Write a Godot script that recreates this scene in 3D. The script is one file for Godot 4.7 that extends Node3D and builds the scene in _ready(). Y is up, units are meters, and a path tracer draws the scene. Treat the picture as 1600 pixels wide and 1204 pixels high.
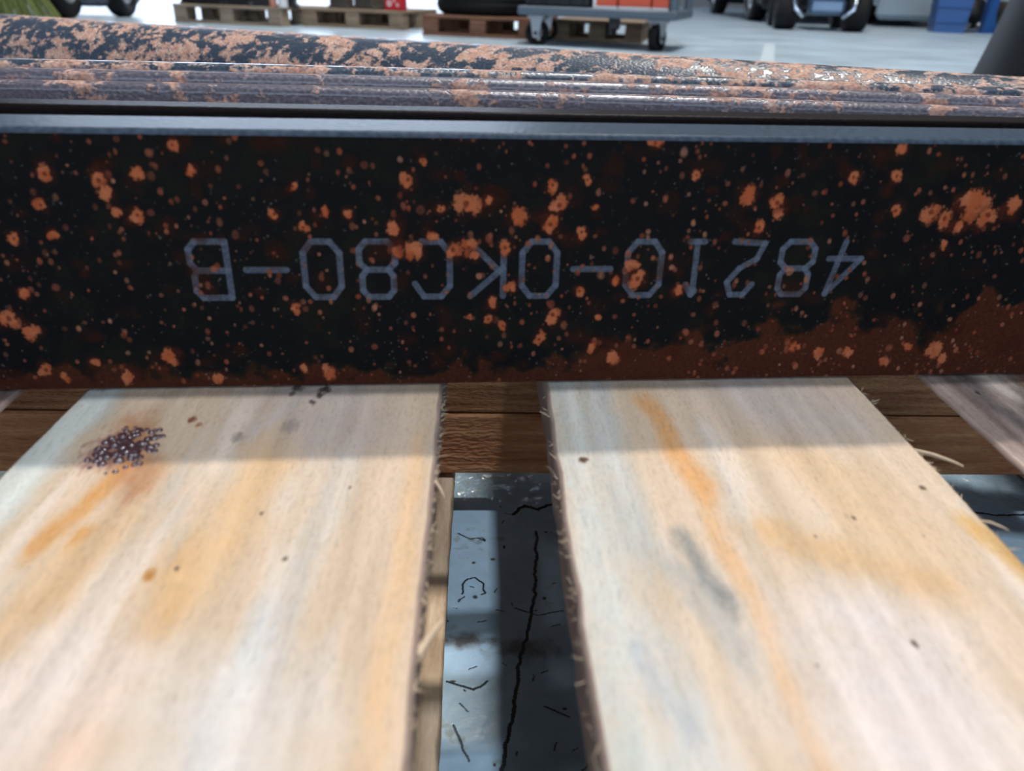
extends Node3D
# Workshop hall: leaf springs lying on a wooden pallet, seen from just above the deck boards. Metres, y up.

const DECK := 0.14          # top of the near pallet
const TEX_Z0 := -0.26       # the board texture starts here (pallet axes) ...
const TEX_LEN := 0.32       # ... and is this long
var M := {}                 # materials
var used_names := {}

# ------------------------------------------------------------------ geometry collector
class Geo:
	var v := PackedVector3Array()
	var n := PackedVector3Array()
	var uv := PackedVector2Array()
	var ix := PackedInt32Array()

	func vert(p: Vector3, nn: Vector3, t := Vector2.ZERO) -> int:
		v.append(p); n.append(nn); uv.append(t)
		return v.size() - 1

	func tri(a: int, b: int, c: int) -> void:
		var g := (v[c] - v[a]).cross(v[b] - v[a])
		if g.dot(n[a] + n[b] + n[c]) < 0.0:
			ix.append_array(PackedInt32Array([a, c, b]))
		else:
			ix.append_array(PackedInt32Array([a, b, c]))

	func quad(a: Vector3, b: Vector3, c: Vector3, d: Vector3, nn: Vector3, ua := Vector2(0, 0), ub := Vector2(1, 0), uc := Vector2(1, 1), ud := Vector2(0, 1)) -> void:
		var i := vert(a, nn, ua); vert(b, nn, ub); vert(c, nn, uc); vert(d, nn, ud)
		tri(i, i + 1, i + 2); tri(i, i + 2, i + 3)

	func box(c: Vector3, s: Vector3, r := 0.0, b := Basis()) -> void:
		var h := s * 0.5
		r = minf(r, minf(h.x, minf(h.y, h.z)) * 0.9)
		var axes := [Vector3(1, 0, 0), Vector3(0, 1, 0), Vector3(0, 0, 1)]
		var cor := func(sx: float, sy: float, sz: float, k: int) -> Vector3:   # corner pulled in on the two axes other than k
			var p := Vector3(sx * h.x, sy * h.y, sz * h.z)
			for a in 3:
				if a != k:
					p[a] -= signf(p[a]) * r
			return c + b * p
		for k in 3:
			var a1 := (k + 1) % 3
			var a2 := (k + 2) % 3
			for sg in [-1.0, 1.0]:
				var q := []
				for w in [[-1.0, -1.0], [1.0, -1.0], [1.0, 1.0], [-1.0, 1.0]]:
					var s3 := Vector3.ZERO
					s3[k] = sg; s3[a1] = w[0]; s3[a2] = w[1]
					q.append((cor as Callable).call(s3.x, s3.y, s3.z, k))
				quad(q[0], q[1], q[2], q[3], b * (axes[k] * sg), Vector2(0, 0), Vector2(s[a1], 0), Vector2(s[a1], s[a2]), Vector2(0, s[a2]))
		if r <= 0.0:
			return
		for k in 3:                       # edges along axis k
			var a1 := (k + 1) % 3
			var a2 := (k + 2) % 3
			for s1 in [-1.0, 1.0]:
				for s2 in [-1.0, 1.0]:
					var e0 := Vector3.ZERO
					e0[k] = -1.0; e0[a1] = s1; e0[a2] = s2
					var e1 := e0
					e1[k] = 1.0
					var nn := Vector3.ZERO
					nn[a1] = s1; nn[a2] = s2
					quad((cor as Callable).call(e0.x, e0.y, e0.z, a1), (cor as Callable).call(e1.x, e1.y, e1.z, a1), (cor as Callable).call(e1.x, e1.y, e1.z, a2), (cor as Callable).call(e0.x, e0.y, e0.z, a2), b * nn.normalized())
		for sx in [-1.0, 1.0]:
			for sy in [-1.0, 1.0]:
				for sz in [-1.0, 1.0]:
					var nn: Vector3 = b * Vector3(sx, sy, sz).normalized()
					var i := vert((cor as Callable).call(sx, sy, sz, 0), nn)
					vert((cor as Callable).call(sx, sy, sz, 1), nn); vert((cor as Callable).call(sx, sy, sz, 2), nn)
					tri(i, i + 1, i + 2)

	# profile: [Vector2 point, Vector2 normal, float v]; frames carry it along; us is the u of each frame
	func sweep(prof: Array, frames: Array, us: Array, closed := false) -> void:
		var np := prof.size()
		var base := v.size()
		for i in frames.size():
			var f: Transform3D = frames[i]
			for p in prof:
				vert(f * Vector3(p[0].x, p[0].y, 0), (f.basis * Vector3(p[1].x, p[1].y, 0)).normalized(), Vector2(us[i], p[2]))
		for i in frames.size() - 1:
			for j in (np if closed else np - 1):
				var a := base + i * np + j
				var b := base + i * np + (j + 1) % np
				tri(a, b, b + np); tri(a, b + np, a + np)

	func cap(prof: Array, f: Transform3D, nn: Vector3) -> void:
		var i0 := v.size()
		var mid := Vector2.ZERO
		for p in prof:
			mid += p[0] / float(prof.size())
		vert(f * Vector3(mid.x, mid.y, 0), nn, mid * 4.0)
		for p in prof:
			vert(f * Vector3(p[0].x, p[0].y, 0), nn, p[0] * 4.0)
		for j in prof.size():
			tri(i0, i0 + 1 + j, i0 + 1 + (j + 1) % prof.size())

	func lathe(prof: Array, f: Transform3D, sides := 20) -> void:      # prof: Vector2(radius, height) along f.basis.y
		var base := v.size()
		var m := prof.size()
		for i in m:
			var t: Vector2 = (prof[mini(i + 1, m - 1)] - prof[maxi(i - 1, 0)]).normalized()
			var pn := Vector2(t.y, -t.x)
			for k in sides + 1:
				var a := TAU * k / sides
				var d := Vector3(cos(a), 0, sin(a))
				vert(f * (d * prof[i].x + Vector3(0, prof[i].y, 0)), (f.basis * (d * pn.x + Vector3(0, pn.y, 0))).normalized(), Vector2(float(k) / sides, float(i) / m))
		for i in m - 1:
			for k in sides:
				var a := base + i * (sides + 1) + k
				tri(a, a + 1, a + sides + 2); tri(a, a + sides + 2, a + sides + 1)

	func tube(pts: Array, r0: float, r1: float, sides := 8) -> void:
		var frames := []
		var us := []
		for i in pts.size():
			var t: Vector3 = (pts[mini(i + 1, pts.size() - 1)] - pts[maxi(i - 1, 0)]).normalized()
			var up := Vector3.UP if absf(t.y) < 0.9 else Vector3.RIGHT
			var x := up.cross(t).normalized()
			var rr := lerpf(r0, r1, float(i) / maxf(1.0, pts.size() - 1.0))
			frames.append(Transform3D(Basis(x * rr, t.cross(x) * rr, t), pts[i]))
			us.append(float(i))
		var prof := []
		for k in sides:
			var a := TAU * k / sides
			prof.append([Vector2(cos(a), sin(a)), Vector2(cos(a), sin(a)), float(k) / sides])
		sweep(prof, frames, us, true)
		cap(prof, frames[0], -frames[0].basis.z)
		cap(prof, frames[-1], frames[-1].basis.z)

	func prism(poly: PackedVector2Array, depth: float, f: Transform3D) -> void:   # polygon in f's xy, extruded along f's z, centred
		var cc := not Geometry2D.is_polygon_clockwise(poly)
		for k in poly.size():
			var p := poly[k]
			var q := poly[(k + 1) % poly.size()]
			var e := (q - p).normalized()
			var nn := Vector2(e.y, -e.x) * (1.0 if cc else -1.0)
			var z := depth * 0.5
			quad(f * Vector3(p.x, p.y, -z), f * Vector3(q.x, q.y, -z), f * Vector3(q.x, q.y, z), f * Vector3(p.x, p.y, z), (f.basis * Vector3(nn.x, nn.y, 0)).normalized())
		var t := Geometry2D.triangulate_polygon(poly)
		for sg in [-1.0, 1.0]:
			var i0 := v.size()
			for p in poly:
				vert(f * Vector3(p.x, p.y, sg * depth * 0.5), f.basis.z.normalized() * sg, p)
			for k in range(0, t.size(), 3):
				tri(i0 + t[k], i0 + t[k + 1], i0 + t[k + 2])

	func into(m: ArrayMesh, mat: Material) -> ArrayMesh:
		var a := []
		a.resize(Mesh.ARRAY_MAX)
		a[Mesh.ARRAY_VERTEX] = v; a[Mesh.ARRAY_NORMAL] = n; a[Mesh.ARRAY_TEX_UV] = uv; a[Mesh.ARRAY_INDEX] = ix
		m.add_surface_from_arrays(Mesh.PRIMITIVE_TRIANGLES, a)
		m.surface_set_material(m.get_surface_count() - 1, mat)
		return m

# ------------------------------------------------------------------ nodes
func numbered(s: String) -> String:
	if not used_names.has(s):
		used_names[s] = 0
		return s
	used_names[s] += 1
	return "%s_%03d" % [s, used_names[s]]

func part(called: String, g: Geo, mat: Material, parent: Node3D, extra: Geo = null, extra_mat: Material = null) -> MeshInstance3D:
	var o := MeshInstance3D.new()
	o.mesh = g.into(ArrayMesh.new(), mat)
	if extra != null:
		extra.into(o.mesh, extra_mat)
	o.name = numbered(called) if parent == self else called
	parent.add_child(o, true)
	return o

func tag(o: Node3D, label: String, category: String, group := "", kind := "") -> Node3D:
	o.set_meta("label", label)
	if category: o.set_meta("category", category)
	if group: o.set_meta("group", group)
	if kind: o.set_meta("kind", kind)
	return o

func thing(called: String, at: Vector3, turn: float, label: String, category: String, group := "") -> Node3D:
	var o := Node3D.new()
	o.name = numbered(called)
	add_child(o)
	o.position = at
	o.rotation.y = turn
	return tag(o, label, category, group)

func struct(called: String, g: Geo, mat: Material, label: String, category: String) -> MeshInstance3D:
	var o := part(called, g, mat, self)
	tag(o, label, category, "", "structure")
	return o

func geo() -> Geo:
	return Geo.new()

func rrect(x0: float, x1: float, y0: float, y1: float, r: float, k := 5) -> Array:   # rounded rectangle, counter-clockwise from the lower right
	var out := []
	var cs := [[x1 - r, y0 + r, -90.0], [x1 - r, y1 - r, 0.0], [x0 + r, y1 - r, 90.0], [x0 + r, y0 + r, 180.0]]
	var len := 0.0
	for c in cs:
		for i in k + 1:
			var a := deg_to_rad(c[2] + 90.0 * i / k)
			var nn := Vector2(cos(a), sin(a))
			var p := Vector2(c[0], c[1]) + nn * r
			if out.size():
				len += p.distance_to(out[-1][0])
			out.append([p, nn, len])
	return out

# ------------------------------------------------------------------ materials and textures
func mat(key: String, c: Color, rough := 0.6, metal := 0.0, spec := 0.5) -> StandardMaterial3D:
	var m := StandardMaterial3D.new()
	m.resource_name = key
	m.albedo_color = c
	m.roughness = rough
	m.metallic = metal
	m.metallic_specular = spec
	M[key] = m
	return m

func noise(w: int, h: int, seed_: int, freq: float, oct := 4, sx := 1.0, sy := 1.0, kind := FastNoiseLite.TYPE_SIMPLEX_SMOOTH) -> PackedByteArray:
	var f := FastNoiseLite.new()
	f.noise_type = kind
	f.seed = seed_
	f.frequency = freq
	f.fractal_octaves = oct
	if kind == FastNoiseLite.TYPE_CELLULAR:
		f.cellular_return_type = FastNoiseLite.RETURN_DISTANCE2_SUB
		f.fractal_type = FastNoiseLite.FRACTAL_NONE
	var im := f.get_seamless_image(maxi(8, int(w / sx)), maxi(8, int(h / sy)), false, false, 0.12, true)
	im.convert(Image.FORMAT_L8)
	if im.get_width() != w or im.get_height() != h:
		im.resize(w, h, Image.INTERPOLATE_CUBIC)
	return im.get_data()

func tex(w: int, h: int, bytes: PackedByteArray, f := Image.FORMAT_RGB8) -> ImageTexture:
	return ImageTexture.create_from_image(Image.create_from_data(w, h, false, f, bytes))

func triplanar(m: StandardMaterial3D, per_metre: float, world := false) -> StandardMaterial3D:
	m.uv1_triplanar = true
	m.uv1_world_triplanar = world
	m.uv1_scale = Vector3.ONE * per_metre
	return m

func relief(m: StandardMaterial3D, t: Texture2D, cm: float) -> void:
	m.heightmap_enabled = true
	m.heightmap_texture = t
	m.heightmap_scale = cm

func ss(a: float, b: float, x: float) -> float:
	var t := clampf((x - a) / (b - a), 0.0, 1.0)
	return t * t * (3.0 - 2.0 * t)

# a blob with a ragged rim laid over an RGB buffer; nz is a noise picture of the same size
func blob(buf: PackedByteArray, hgt: PackedByteArray, rgh: PackedByteArray, nz: PackedByteArray, w: int, h: int, cx: float, cy: float, rx: float, ry: float, c: Color, alpha: float, lift: int, soft := 0.25, rag := 0.9) -> void:
	var r8 := c.r8
	var g8 := c.g8
	var b8 := c.b8
	for y in range(maxi(0, int(cy - ry * 1.5)), mini(h, int(cy + ry * 1.5) + 1)):
		for x in range(maxi(0, int(cx - rx * 1.5)), mini(w, int(cx + rx * 1.5) + 1)):
			var d := sqrt(pow((x - cx) / rx, 2.0) + pow((y - cy) / ry, 2.0))
			var k := y * w + x
			d += (nz[k] / 255.0 - 0.5) * rag
			if d > 1.0:
				continue
			var a := alpha * clampf((1.0 - d) / soft, 0.0, 1.0)
			var s := 0.8 + 0.4 * nz[(k * 7 + 13) % nz.size()] / 255.0
			buf[k * 3] = int(lerpf(buf[k * 3], minf(255.0, r8 * s), a))
			buf[k * 3 + 1] = int(lerpf(buf[k * 3 + 1], minf(255.0, g8 * s), a))
			buf[k * 3 + 2] = int(lerpf(buf[k * 3 + 2], minf(255.0, b8 * s), a))
			hgt[k] = mini(255, hgt[k] + int(lift * a))
			rgh[k] = int(lerpf(rgh[k], 235.0, a))

const GLYPH := {
	"0": [".25,0 .75,0 1,.2 1,.8 .75,1 .25,1 0,.8 0,.2 .25,0"],
	"C": ["1,.24 .75,0 .25,0 0,.2 0,.8 .25,1 .78,1 1,.8"],
	"8": [".2,.5 .06,.38 .06,.12 .22,0 .78,0 .94,.12 .94,.38 .8,.5 .2,.5", ".2,.5 0,.62 0,.86 .2,1 .8,1 1,.86 1,.62 .8,.5"],
	"B": ["0,0 0,1 .8,1 1,.86 1,.62 .85,.5 .94,.38 .94,.12 .78,0 0,0", "0,.49 .85,.49"],
	"-": ["-.05,.5 1.05,.5"],
	"1": [".3,1 .75,1", ".52,1 .48,.1", ".72,.2 .52,0 .42,.08"],
	"2": [".22,.2 .45,0 .85,0 1,.24 .69,.5 .2,.68 .03,.97 .95,1"],
	"4": [".9,0 .58,1", ".9,0 0,.68 1,.68"],
	"K": ["0,0 0,1", ".02,.52 .95,0", ".12,.47 1,1"],
}

const BLOBS := [
	"-1179,602,19 -1055,586,21 -1039,559,18 -957,607,17 -862,675,15 -827,613,13 -1029,505,13 -978,499,17 -1197,446,16 -1294,437,16 -1310,289,16 -1363,216,27 -1316,176,23 -1306,61,20 -1254,39,15 -1167,83,14 -964,94,22 -1092,40,23 -836,32,18 -1208,524,16",
	"-137,532,31 -330,468,23 -318,401,20 -282,401,23 -227,444,14 -173,407,23 -131,413,20 -110,394,17 -31,413,20 -13,297,18 -81,541,12 -205,517,12 -447,507,13 -507,507,13 -636,503,13 -248,643,11 -287,595,20 -580,576,10 -62,251,15 -74,203,13 -32,182,13 -128,211,9 -598,60,15 -536,44,18 -605,242,15 -565,468,14",
	"4,499,26 90,583,16 111,530,24 90,478,20 182,598,14 177,457,16 109,215,23 182,286,15 329,361,18 346,322,24 297,78,19 231,108,15 624,556,27 674,470,17 354,694,17 476,612,12 211,524,9 285,315,13 466,287,17 239,207,11 74,139,17",
	"1296,535,42 1269,547,31 1339,507,28 1166,515,27 1211,497,24 1259,471,17 1228,419,15 1035,679,19 1037,614,16 914,610,16 726,508,17 713,539,22 1406,535,25 1060,518,18 854,100,19 931,84,17 1025,90,19 1299,86,26 1150,50,16 1216,98,16 1338,55,16",
]

# the stencilled, rust-spotted face of the front leaf: 0.36 m x 0.07 m
func make_face(lettered: bool) -> StandardMaterial3D:
	var w := 2048
	var h := 398
	var ppm := w / 0.36
	var rng := RandomNumberGenerator.new()
	rng.seed = 482 if lettered else 97
	var big := noise(w, h, 3, 0.006, 3)
	var mid := noise(w, h, 9, 0.02, 4)
	var fine := noise(w, h, 21, 0.12, 3)
	var buf := PackedByteArray()
	buf.resize(w * h * 3)
	var hgt := PackedByteArray()
	hgt.resize(w * h)
	var rgh := PackedByteArray()
	rgh.resize(w * h)
	for y in h:
		var hh := 1.0 - float(y) / h
		for x in w:
			var k := y * w + x
			var b := big[k] / 255.0
			var m := mid[k] / 255.0
			var f := fine[k] / 255.0
			var s := float(x) / w
			var br := ss(0.45, 0.75, b * 0.6 + m * 0.4) * 0.7          # brown film over the black paint
			var edge := (0.06 + 0.26 * ss(0.38, 0.95, s)) * (0.25 + 1.5 * b) + (m - 0.5) * 0.16
			var low := ss(edge + 0.05, edge - 0.03, hh)
			br = maxf(br * 0.6, low)
			var g := 0.8 + 0.4 * f
			buf[k * 3] = int((12.0 + 40.0 * br * (0.5 + 0.7 * low)) * g)
			buf[k * 3 + 1] = int((13.5 + 18.0 * br) * g)
			buf[k * 3 + 2] = int((15.0 + 6.0 * br) * g)
			hgt[k] = int(90 + 30 * f + 10 * m)
			rgh[k] = int(130 + 90 * br + 20 * f)
	# lettering, upside down as it stands
	var text := "48210-0KC80-B" if lettered else ""
	for i in text.length():
		var sc := 0.0950 - 0.01475 * i
		if i == 0: sc = 0.0945
		for line in GLYPH[text[i]]:
			var pts := []
			for p in (line as String).split(" "):
				var xy := p.split(",")
				pts.append(Vector2(sc + 0.0048 - 0.0096 * float(xy[0]), 0.0273 + 0.0157 * float(xy[1])))
			for q in pts.size() - 1:
				stroke(buf, rgh, fine, w, h, Vector2((pts[q].x + 0.18) * ppm, h - pts[q].y * ppm), Vector2((pts[q + 1].x + 0.18) * ppm, h - pts[q + 1].y * ppm), 0.00088 * ppm, Color8(84, 94, 108))
	# brown halos, grey and pale flecks, then rust
	for i in 420:
		var cx := rng.randf() * w
		var cy := rng.randf() * h
		if mid[int(cy) * w + int(cx)] < rng.randi() % 170:
			continue
		var r := rng.randf_range(7.0, 24.0)
		blob(buf, hgt, rgh, mid, w, h, cx, cy, r * rng.randf_range(0.8, 1.6), r, Color8(54, 26, 18), rng.randf_range(0.25, 0.6), 4, 0.7, 1.3)
	for i in 2600:
		var cx := rng.randf() * w
		var cy := rng.randf() * h
		if big[int(cy) * w + int(cx)] > 110 + rng.randi() % 90:
			continue
		var r := rng.randf_range(0.7, 2.2)
		blob(buf, hgt, rgh, fine, w, h, cx, cy, r, r * rng.randf_range(0.8, 1.4), Color8(72, 82, 84).lerp(Color8(120, 104, 92), rng.randf()), rng.randf_range(0.3, 0.85), 25, 0.6, 0.5)
	for i in 1700:
		var cx := rng.randf() * w
		var cy := rng.randf() * h
		if mid[int(cy) * w + int(cx)] < rng.randi() % 190:
			continue
		var r := rng.randf_range(1.8, 5.5) * (1.4 if rng.randf() < 0.15 else 1.0)
		var c := Color8(122, 62, 42).lerp(Color8(158, 116, 92), rng.randf() * rng.randf())
		blob(buf, hgt, rgh, mid, w, h, cx, cy, r, r * rng.randf_range(0.9, 1.5), c, rng.randf_range(0.45, 0.9), 45, 0.45, 0.7)
	for row in BLOBS:
		if not lettered: break
		for t in (row as String).split(" "):
			var q := t.split(",")
			var cx := (float(q[0]) * 1e-4 + 0.18) * ppm
			var cy := h - float(q[1]) * 1e-4 * ppm
			var r := float(q[2]) * 1e-4 * ppm
			blob(buf, hgt, rgh, mid, w, h, cx, cy, r * 1.7, r * 1.7, Color8(70, 32, 22), 0.55, 10, 0.6, 1.1)
			for j in 5:
				var o := Vector2.from_angle(rng.randf() * TAU) * r * rng.randf_range(0.1, 0.75)
				var rr := r * rng.randf_range(0.45, 0.85)
				blob(buf, hgt, rgh, fine, w, h, cx + o.x, cy + o.y, rr, rr * rng.randf_range(0.9, 1.5), Color8(146, 74, 43).lerp(Color8(162, 98, 66), rng.randf()), 0.9, 45, 0.35, 0.8)
			if rng.randf() < 0.5:
				blob(buf, hgt, rgh, fine, w, h, cx, cy, r * 0.35, r * 0.4, Color8(78, 32, 20), 0.7, 0, 0.5, 0.6)
	var m := mat("stencilled rusty paint" if lettered else "spotted rusty paint", Color.WHITE, 1.0, 0.0, 0.16)
	m.albedo_texture = tex(w, h, buf)
	m.roughness_texture = tex(w, h, rgh, Image.FORMAT_L8)
	relief(m, tex(w, h, hgt, Image.FORMAT_L8), 0.05)
	return m

func stroke(buf: PackedByteArray, rgh: PackedByteArray, nz: PackedByteArray, w: int, h: int, a: Vector2, b: Vector2, r: float, c: Color) -> void:
	for y in range(maxi(0, int(minf(a.y, b.y) - r - 1)), mini(h, int(maxf(a.y, b.y) + r + 2))):
		for x in range(maxi(0, int(minf(a.x, b.x) - r - 1)), mini(w, int(maxf(a.x, b.x) + r + 2))):
			var p := Vector2(x, y)
			var d := p.distance_to(Geometry2D.get_closest_point_to_segment(p, a, b))
			if d > r + 0.5:
				continue
			var k := y * w + x
			var al := clampf(r + 0.5 - d, 0.0, 1.0) * (0.62 + 0.4 * nz[k] / 255.0) * (0.86 if y % 4 < 2 else 1.0)
			buf[k * 3] = int(lerpf(buf[k * 3], c.r8, al))
			buf[k * 3 + 1] = int(lerpf(buf[k * 3 + 1], c.g8, al))
			buf[k * 3 + 2] = int(lerpf(buf[k * 3 + 2], c.b8, al))
			rgh[k] = int(lerpf(rgh[k], 190.0, al))

# black paint broken by rust; cover 0..1
func make_rust(key: String, seed_: int, cover: float, tan_: Color, dark: Color, spec := 0.5, shine := 80) -> StandardMaterial3D:
	var w := 1024
	var h := 512
	var big := noise(w, h, seed_, 0.012, 4)
	var mid := noise(w, h, seed_ + 1, 0.05, 4)
	var fine := noise(w, h, seed_ + 2, 0.2, 3)
	var buf := PackedByteArray()
	buf.resize(w * h * 3)
	var hgt := PackedByteArray()
	hgt.resize(w * h)
	var rgh := PackedByteArray()
	rgh.resize(w * h)
	for k in w * h:
		var t := big[k] * 0.45 + mid[k] * 0.4 + fine[k] * 0.15
		var a := ss(255.0 * (1.0 - cover) - 14.0, 255.0 * (1.0 - cover) + 20.0, t)
		var g := 0.75 + 0.5 * fine[k] / 255.0
		var u := mid[(k + 40961) % (w * h)] / 255.0
		buf[k * 3] = mini(255, int(lerpf(dark.r8, lerpf(tan_.r8, tan_.r8 * 0.8, u), a) * g))
		buf[k * 3 + 1] = mini(255, int(lerpf(dark.g8, lerpf(tan_.g8, tan_.g8 * 0.68, u), a) * g))
		buf[k * 3 + 2] = mini(255, int(lerpf(dark.b8, lerpf(tan_.b8, tan_.b8 * 0.62, u), a) * g))
		hgt[k] = int(60 + 110 * a + 60 * fine[k] / 255.0)
		rgh[k] = int(shine + 130 * a + 30 * fine[k] / 255.0)
	var m := mat(key, Color.WHITE, 1.0, 0.0, spec)
	m.albedo_texture = tex(w, h, buf)
	m.roughness_texture = tex(w, h, rgh, Image.FORMAT_L8)
	relief(m, tex(w, h, hgt, Image.FORMAT_L8), 0.06)
	return m

# a deck board, seen from above: x0..x1 across (pallet axes, metres), stains are [x, z, x2, z2, half width, half length, colour, strength] in millimetres
func make_board(key: String, seed_: int, x0: float, x1: float, a: Color, b: Color, stains: Array, dots: Array, grain := 1.0) -> StandardMaterial3D:
	var w := 640
	var h := 1536
	var kx := w / (x1 - x0)
	var kz := h / TEX_LEN
	var long_ := noise(w, h, seed_, 0.02, 4, 1.0, 14.0)
	var broad := noise(w, h, seed_ + 1, 0.008, 3, 1.0, 4.0)
	var fuzz := noise(w, h, seed_ + 2, 0.09, 3, 1.0, 2.0)
	var pore := noise(w, h, seed_ + 3, 0.16, 2, 1.0, 6.0)
	var im := Image.create_empty(w, h, false, Image.FORMAT_RGBA8)
	var buf := PackedByteArray()
	buf.resize(w * h * 4)
	var cream := Color8(236, 222, 204)
	for k in w * h:
		var t := long_[k] / 255.0
		var u := broad[k] / 255.0
		var c := a.lerp(b, t)
		c = c.lerp(cream, ss(0.5, 0.9, u) * 0.7)
		buf[k * 4] = c.r8; buf[k * 4 + 1] = c.g8; buf[k * 4 + 2] = c.b8; buf[k * 4 + 3] = 255
	im.set_data(w, h, false, Image.FORMAT_RGBA8, buf)
	var rng := RandomNumberGenerator.new()
	rng.seed = seed_
	for s in stains:
		var p := Vector2(s[0] * 0.001, s[1] * 0.001)
		var q := Vector2(s[2] * 0.001, s[3] * 0.001)
		var steps := maxi(1, int(p.distance_to(q) / (s[5] * 0.0006)))
		for i in steps + 1:
			var o := p.lerp(q, float(i) / steps)
			var rx: float = s[4] * 0.001 * kx * rng.randf_range(0.8, 1.2)
			var rz: float = s[5] * 0.001 * kz * rng.randf_range(0.8, 1.2)
			var br := brush(s[6], s[7], seed_ + i + int(s[0] * 3.0))
			br.resize(maxi(4, int(rx * 2.0)), maxi(4, int(rz * 2.0)), Image.INTERPOLATE_BILINEAR)
			im.blend_rect(br, Rect2i(Vector2i.ZERO, br.get_size()), Vector2i(int((o.x - x0) * kx - rx + rng.randf_range(-0.2, 0.2) * rx), int((o.y - TEX_Z0) * kz - rz)))
	var data := im.get_data()
	var hgt := PackedByteArray()
	hgt.resize(w * h)
	var out := PackedByteArray()
	out.resize(w * h * 3)
	var rgh := PackedByteArray()
	rgh.resize(w * h)
	for k in w * h:
		var g := 1.0 - grain * (0.14 * (1.0 - long_[k] / 255.0) + 0.16 * absf(fuzz[k] / 255.0 - 0.5) + 0.05 * ss(0.62, 0.85, pore[k] / 255.0))
		out[k * 3] = int(data[k * 4] * g)
		out[k * 3 + 1] = int(data[k * 4 + 1] * (g * 1.0 - 0.01))
		out[k * 3 + 2] = int(data[k * 4 + 2] * (g * 1.02 - 0.02))
		hgt[k] = int(110 + 60 * (fuzz[k] / 255.0 - 0.5) + 50 * (long_[k] / 255.0 - 0.5) - 60 * ss(0.6, 0.85, pore[k] / 255.0))
		rgh[k] = 200
	for d in dots:
		blob(out, hgt, rgh, fuzz, w, h, (d[0] * 0.001 - x0) * kx, (d[1] * 0.001 - TEX_Z0) * kz, d[2] * 0.001 * kx, d[2] * 0.001 * kx * 1.2, d[3], d[4], -30, 0.6, 0.9)
	var m := mat(key, Color.WHITE, 0.85, 0.0, 0.35)
	m.albedo_texture = tex(w, h, out)
	relief(m, tex(w, h, hgt, Image.FORMAT_L8), 0.035)
	return m

func brush(c: Color, strength: float, seed_: int) -> Image:
	var n := 48
	var f := noise(n, n, seed_, 0.06, 3)
	var b := PackedByteArray()
	b.resize(n * n * 4)
	for y in n:
		for x in n:
			var k := y * n + x
			var d := Vector2(x - n * 0.5 + 0.5, y - n * 0.5 + 0.5).length() / (n * 0.5)
			var al := strength * ss(1.0, 0.1, d) * (0.45 + 0.7 * f[k] / 255.0)
			b[k * 4] = c.r8; b[k * 4 + 1] = c.g8; b[k * 4 + 2] = c.b8; b[k * 4 + 3] = int(255.0 * clampf(al, 0.0, 1.0))
	return Image.create_from_data(n, n, false, Image.FORMAT_RGBA8, b)

# plain wood for triplanar use, grain along u
func make_wood(key: String, seed_: int, a: Color, b: Color, per_metre: float, cm: float, rough := 0.8, along_v := false) -> StandardMaterial3D:
	var w := 512
	var h := 512
	var sx := 1.0 if along_v else 12.0
	var sy := 12.0 if along_v else 1.0
	var lo := noise(w, h, seed_, 0.03, 4, sx, sy)
	var fi := noise(w, h, seed_ + 1, 0.12, 3, sqrt(sx), sqrt(sy))
	var buf := PackedByteArray()
	buf.resize(w * h * 3)
	var hgt := PackedByteArray()
	hgt.resize(w * h)
	for k in w * h:
		var t := clampf(lo[k] / 255.0 * 0.75 + fi[k] / 255.0 * 0.25, 0.0, 1.0)
		var c := a.lerp(b, t)
		buf[k * 3] = c.r8; buf[k * 3 + 1] = c.g8; buf[k * 3 + 2] = c.b8
		hgt[k] = int(128 + 100 * (lo[k] / 255.0 - 0.5) + 80 * (fi[k] / 255.0 - 0.5))
	var m := mat(key, Color.WHITE, rough, 0.0, 0.35)
	m.albedo_texture = tex(w, h, buf)
	relief(m, tex(w, h, hgt, Image.FORMAT_L8), cm)
	return triplanar(m, per_metre)

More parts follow.
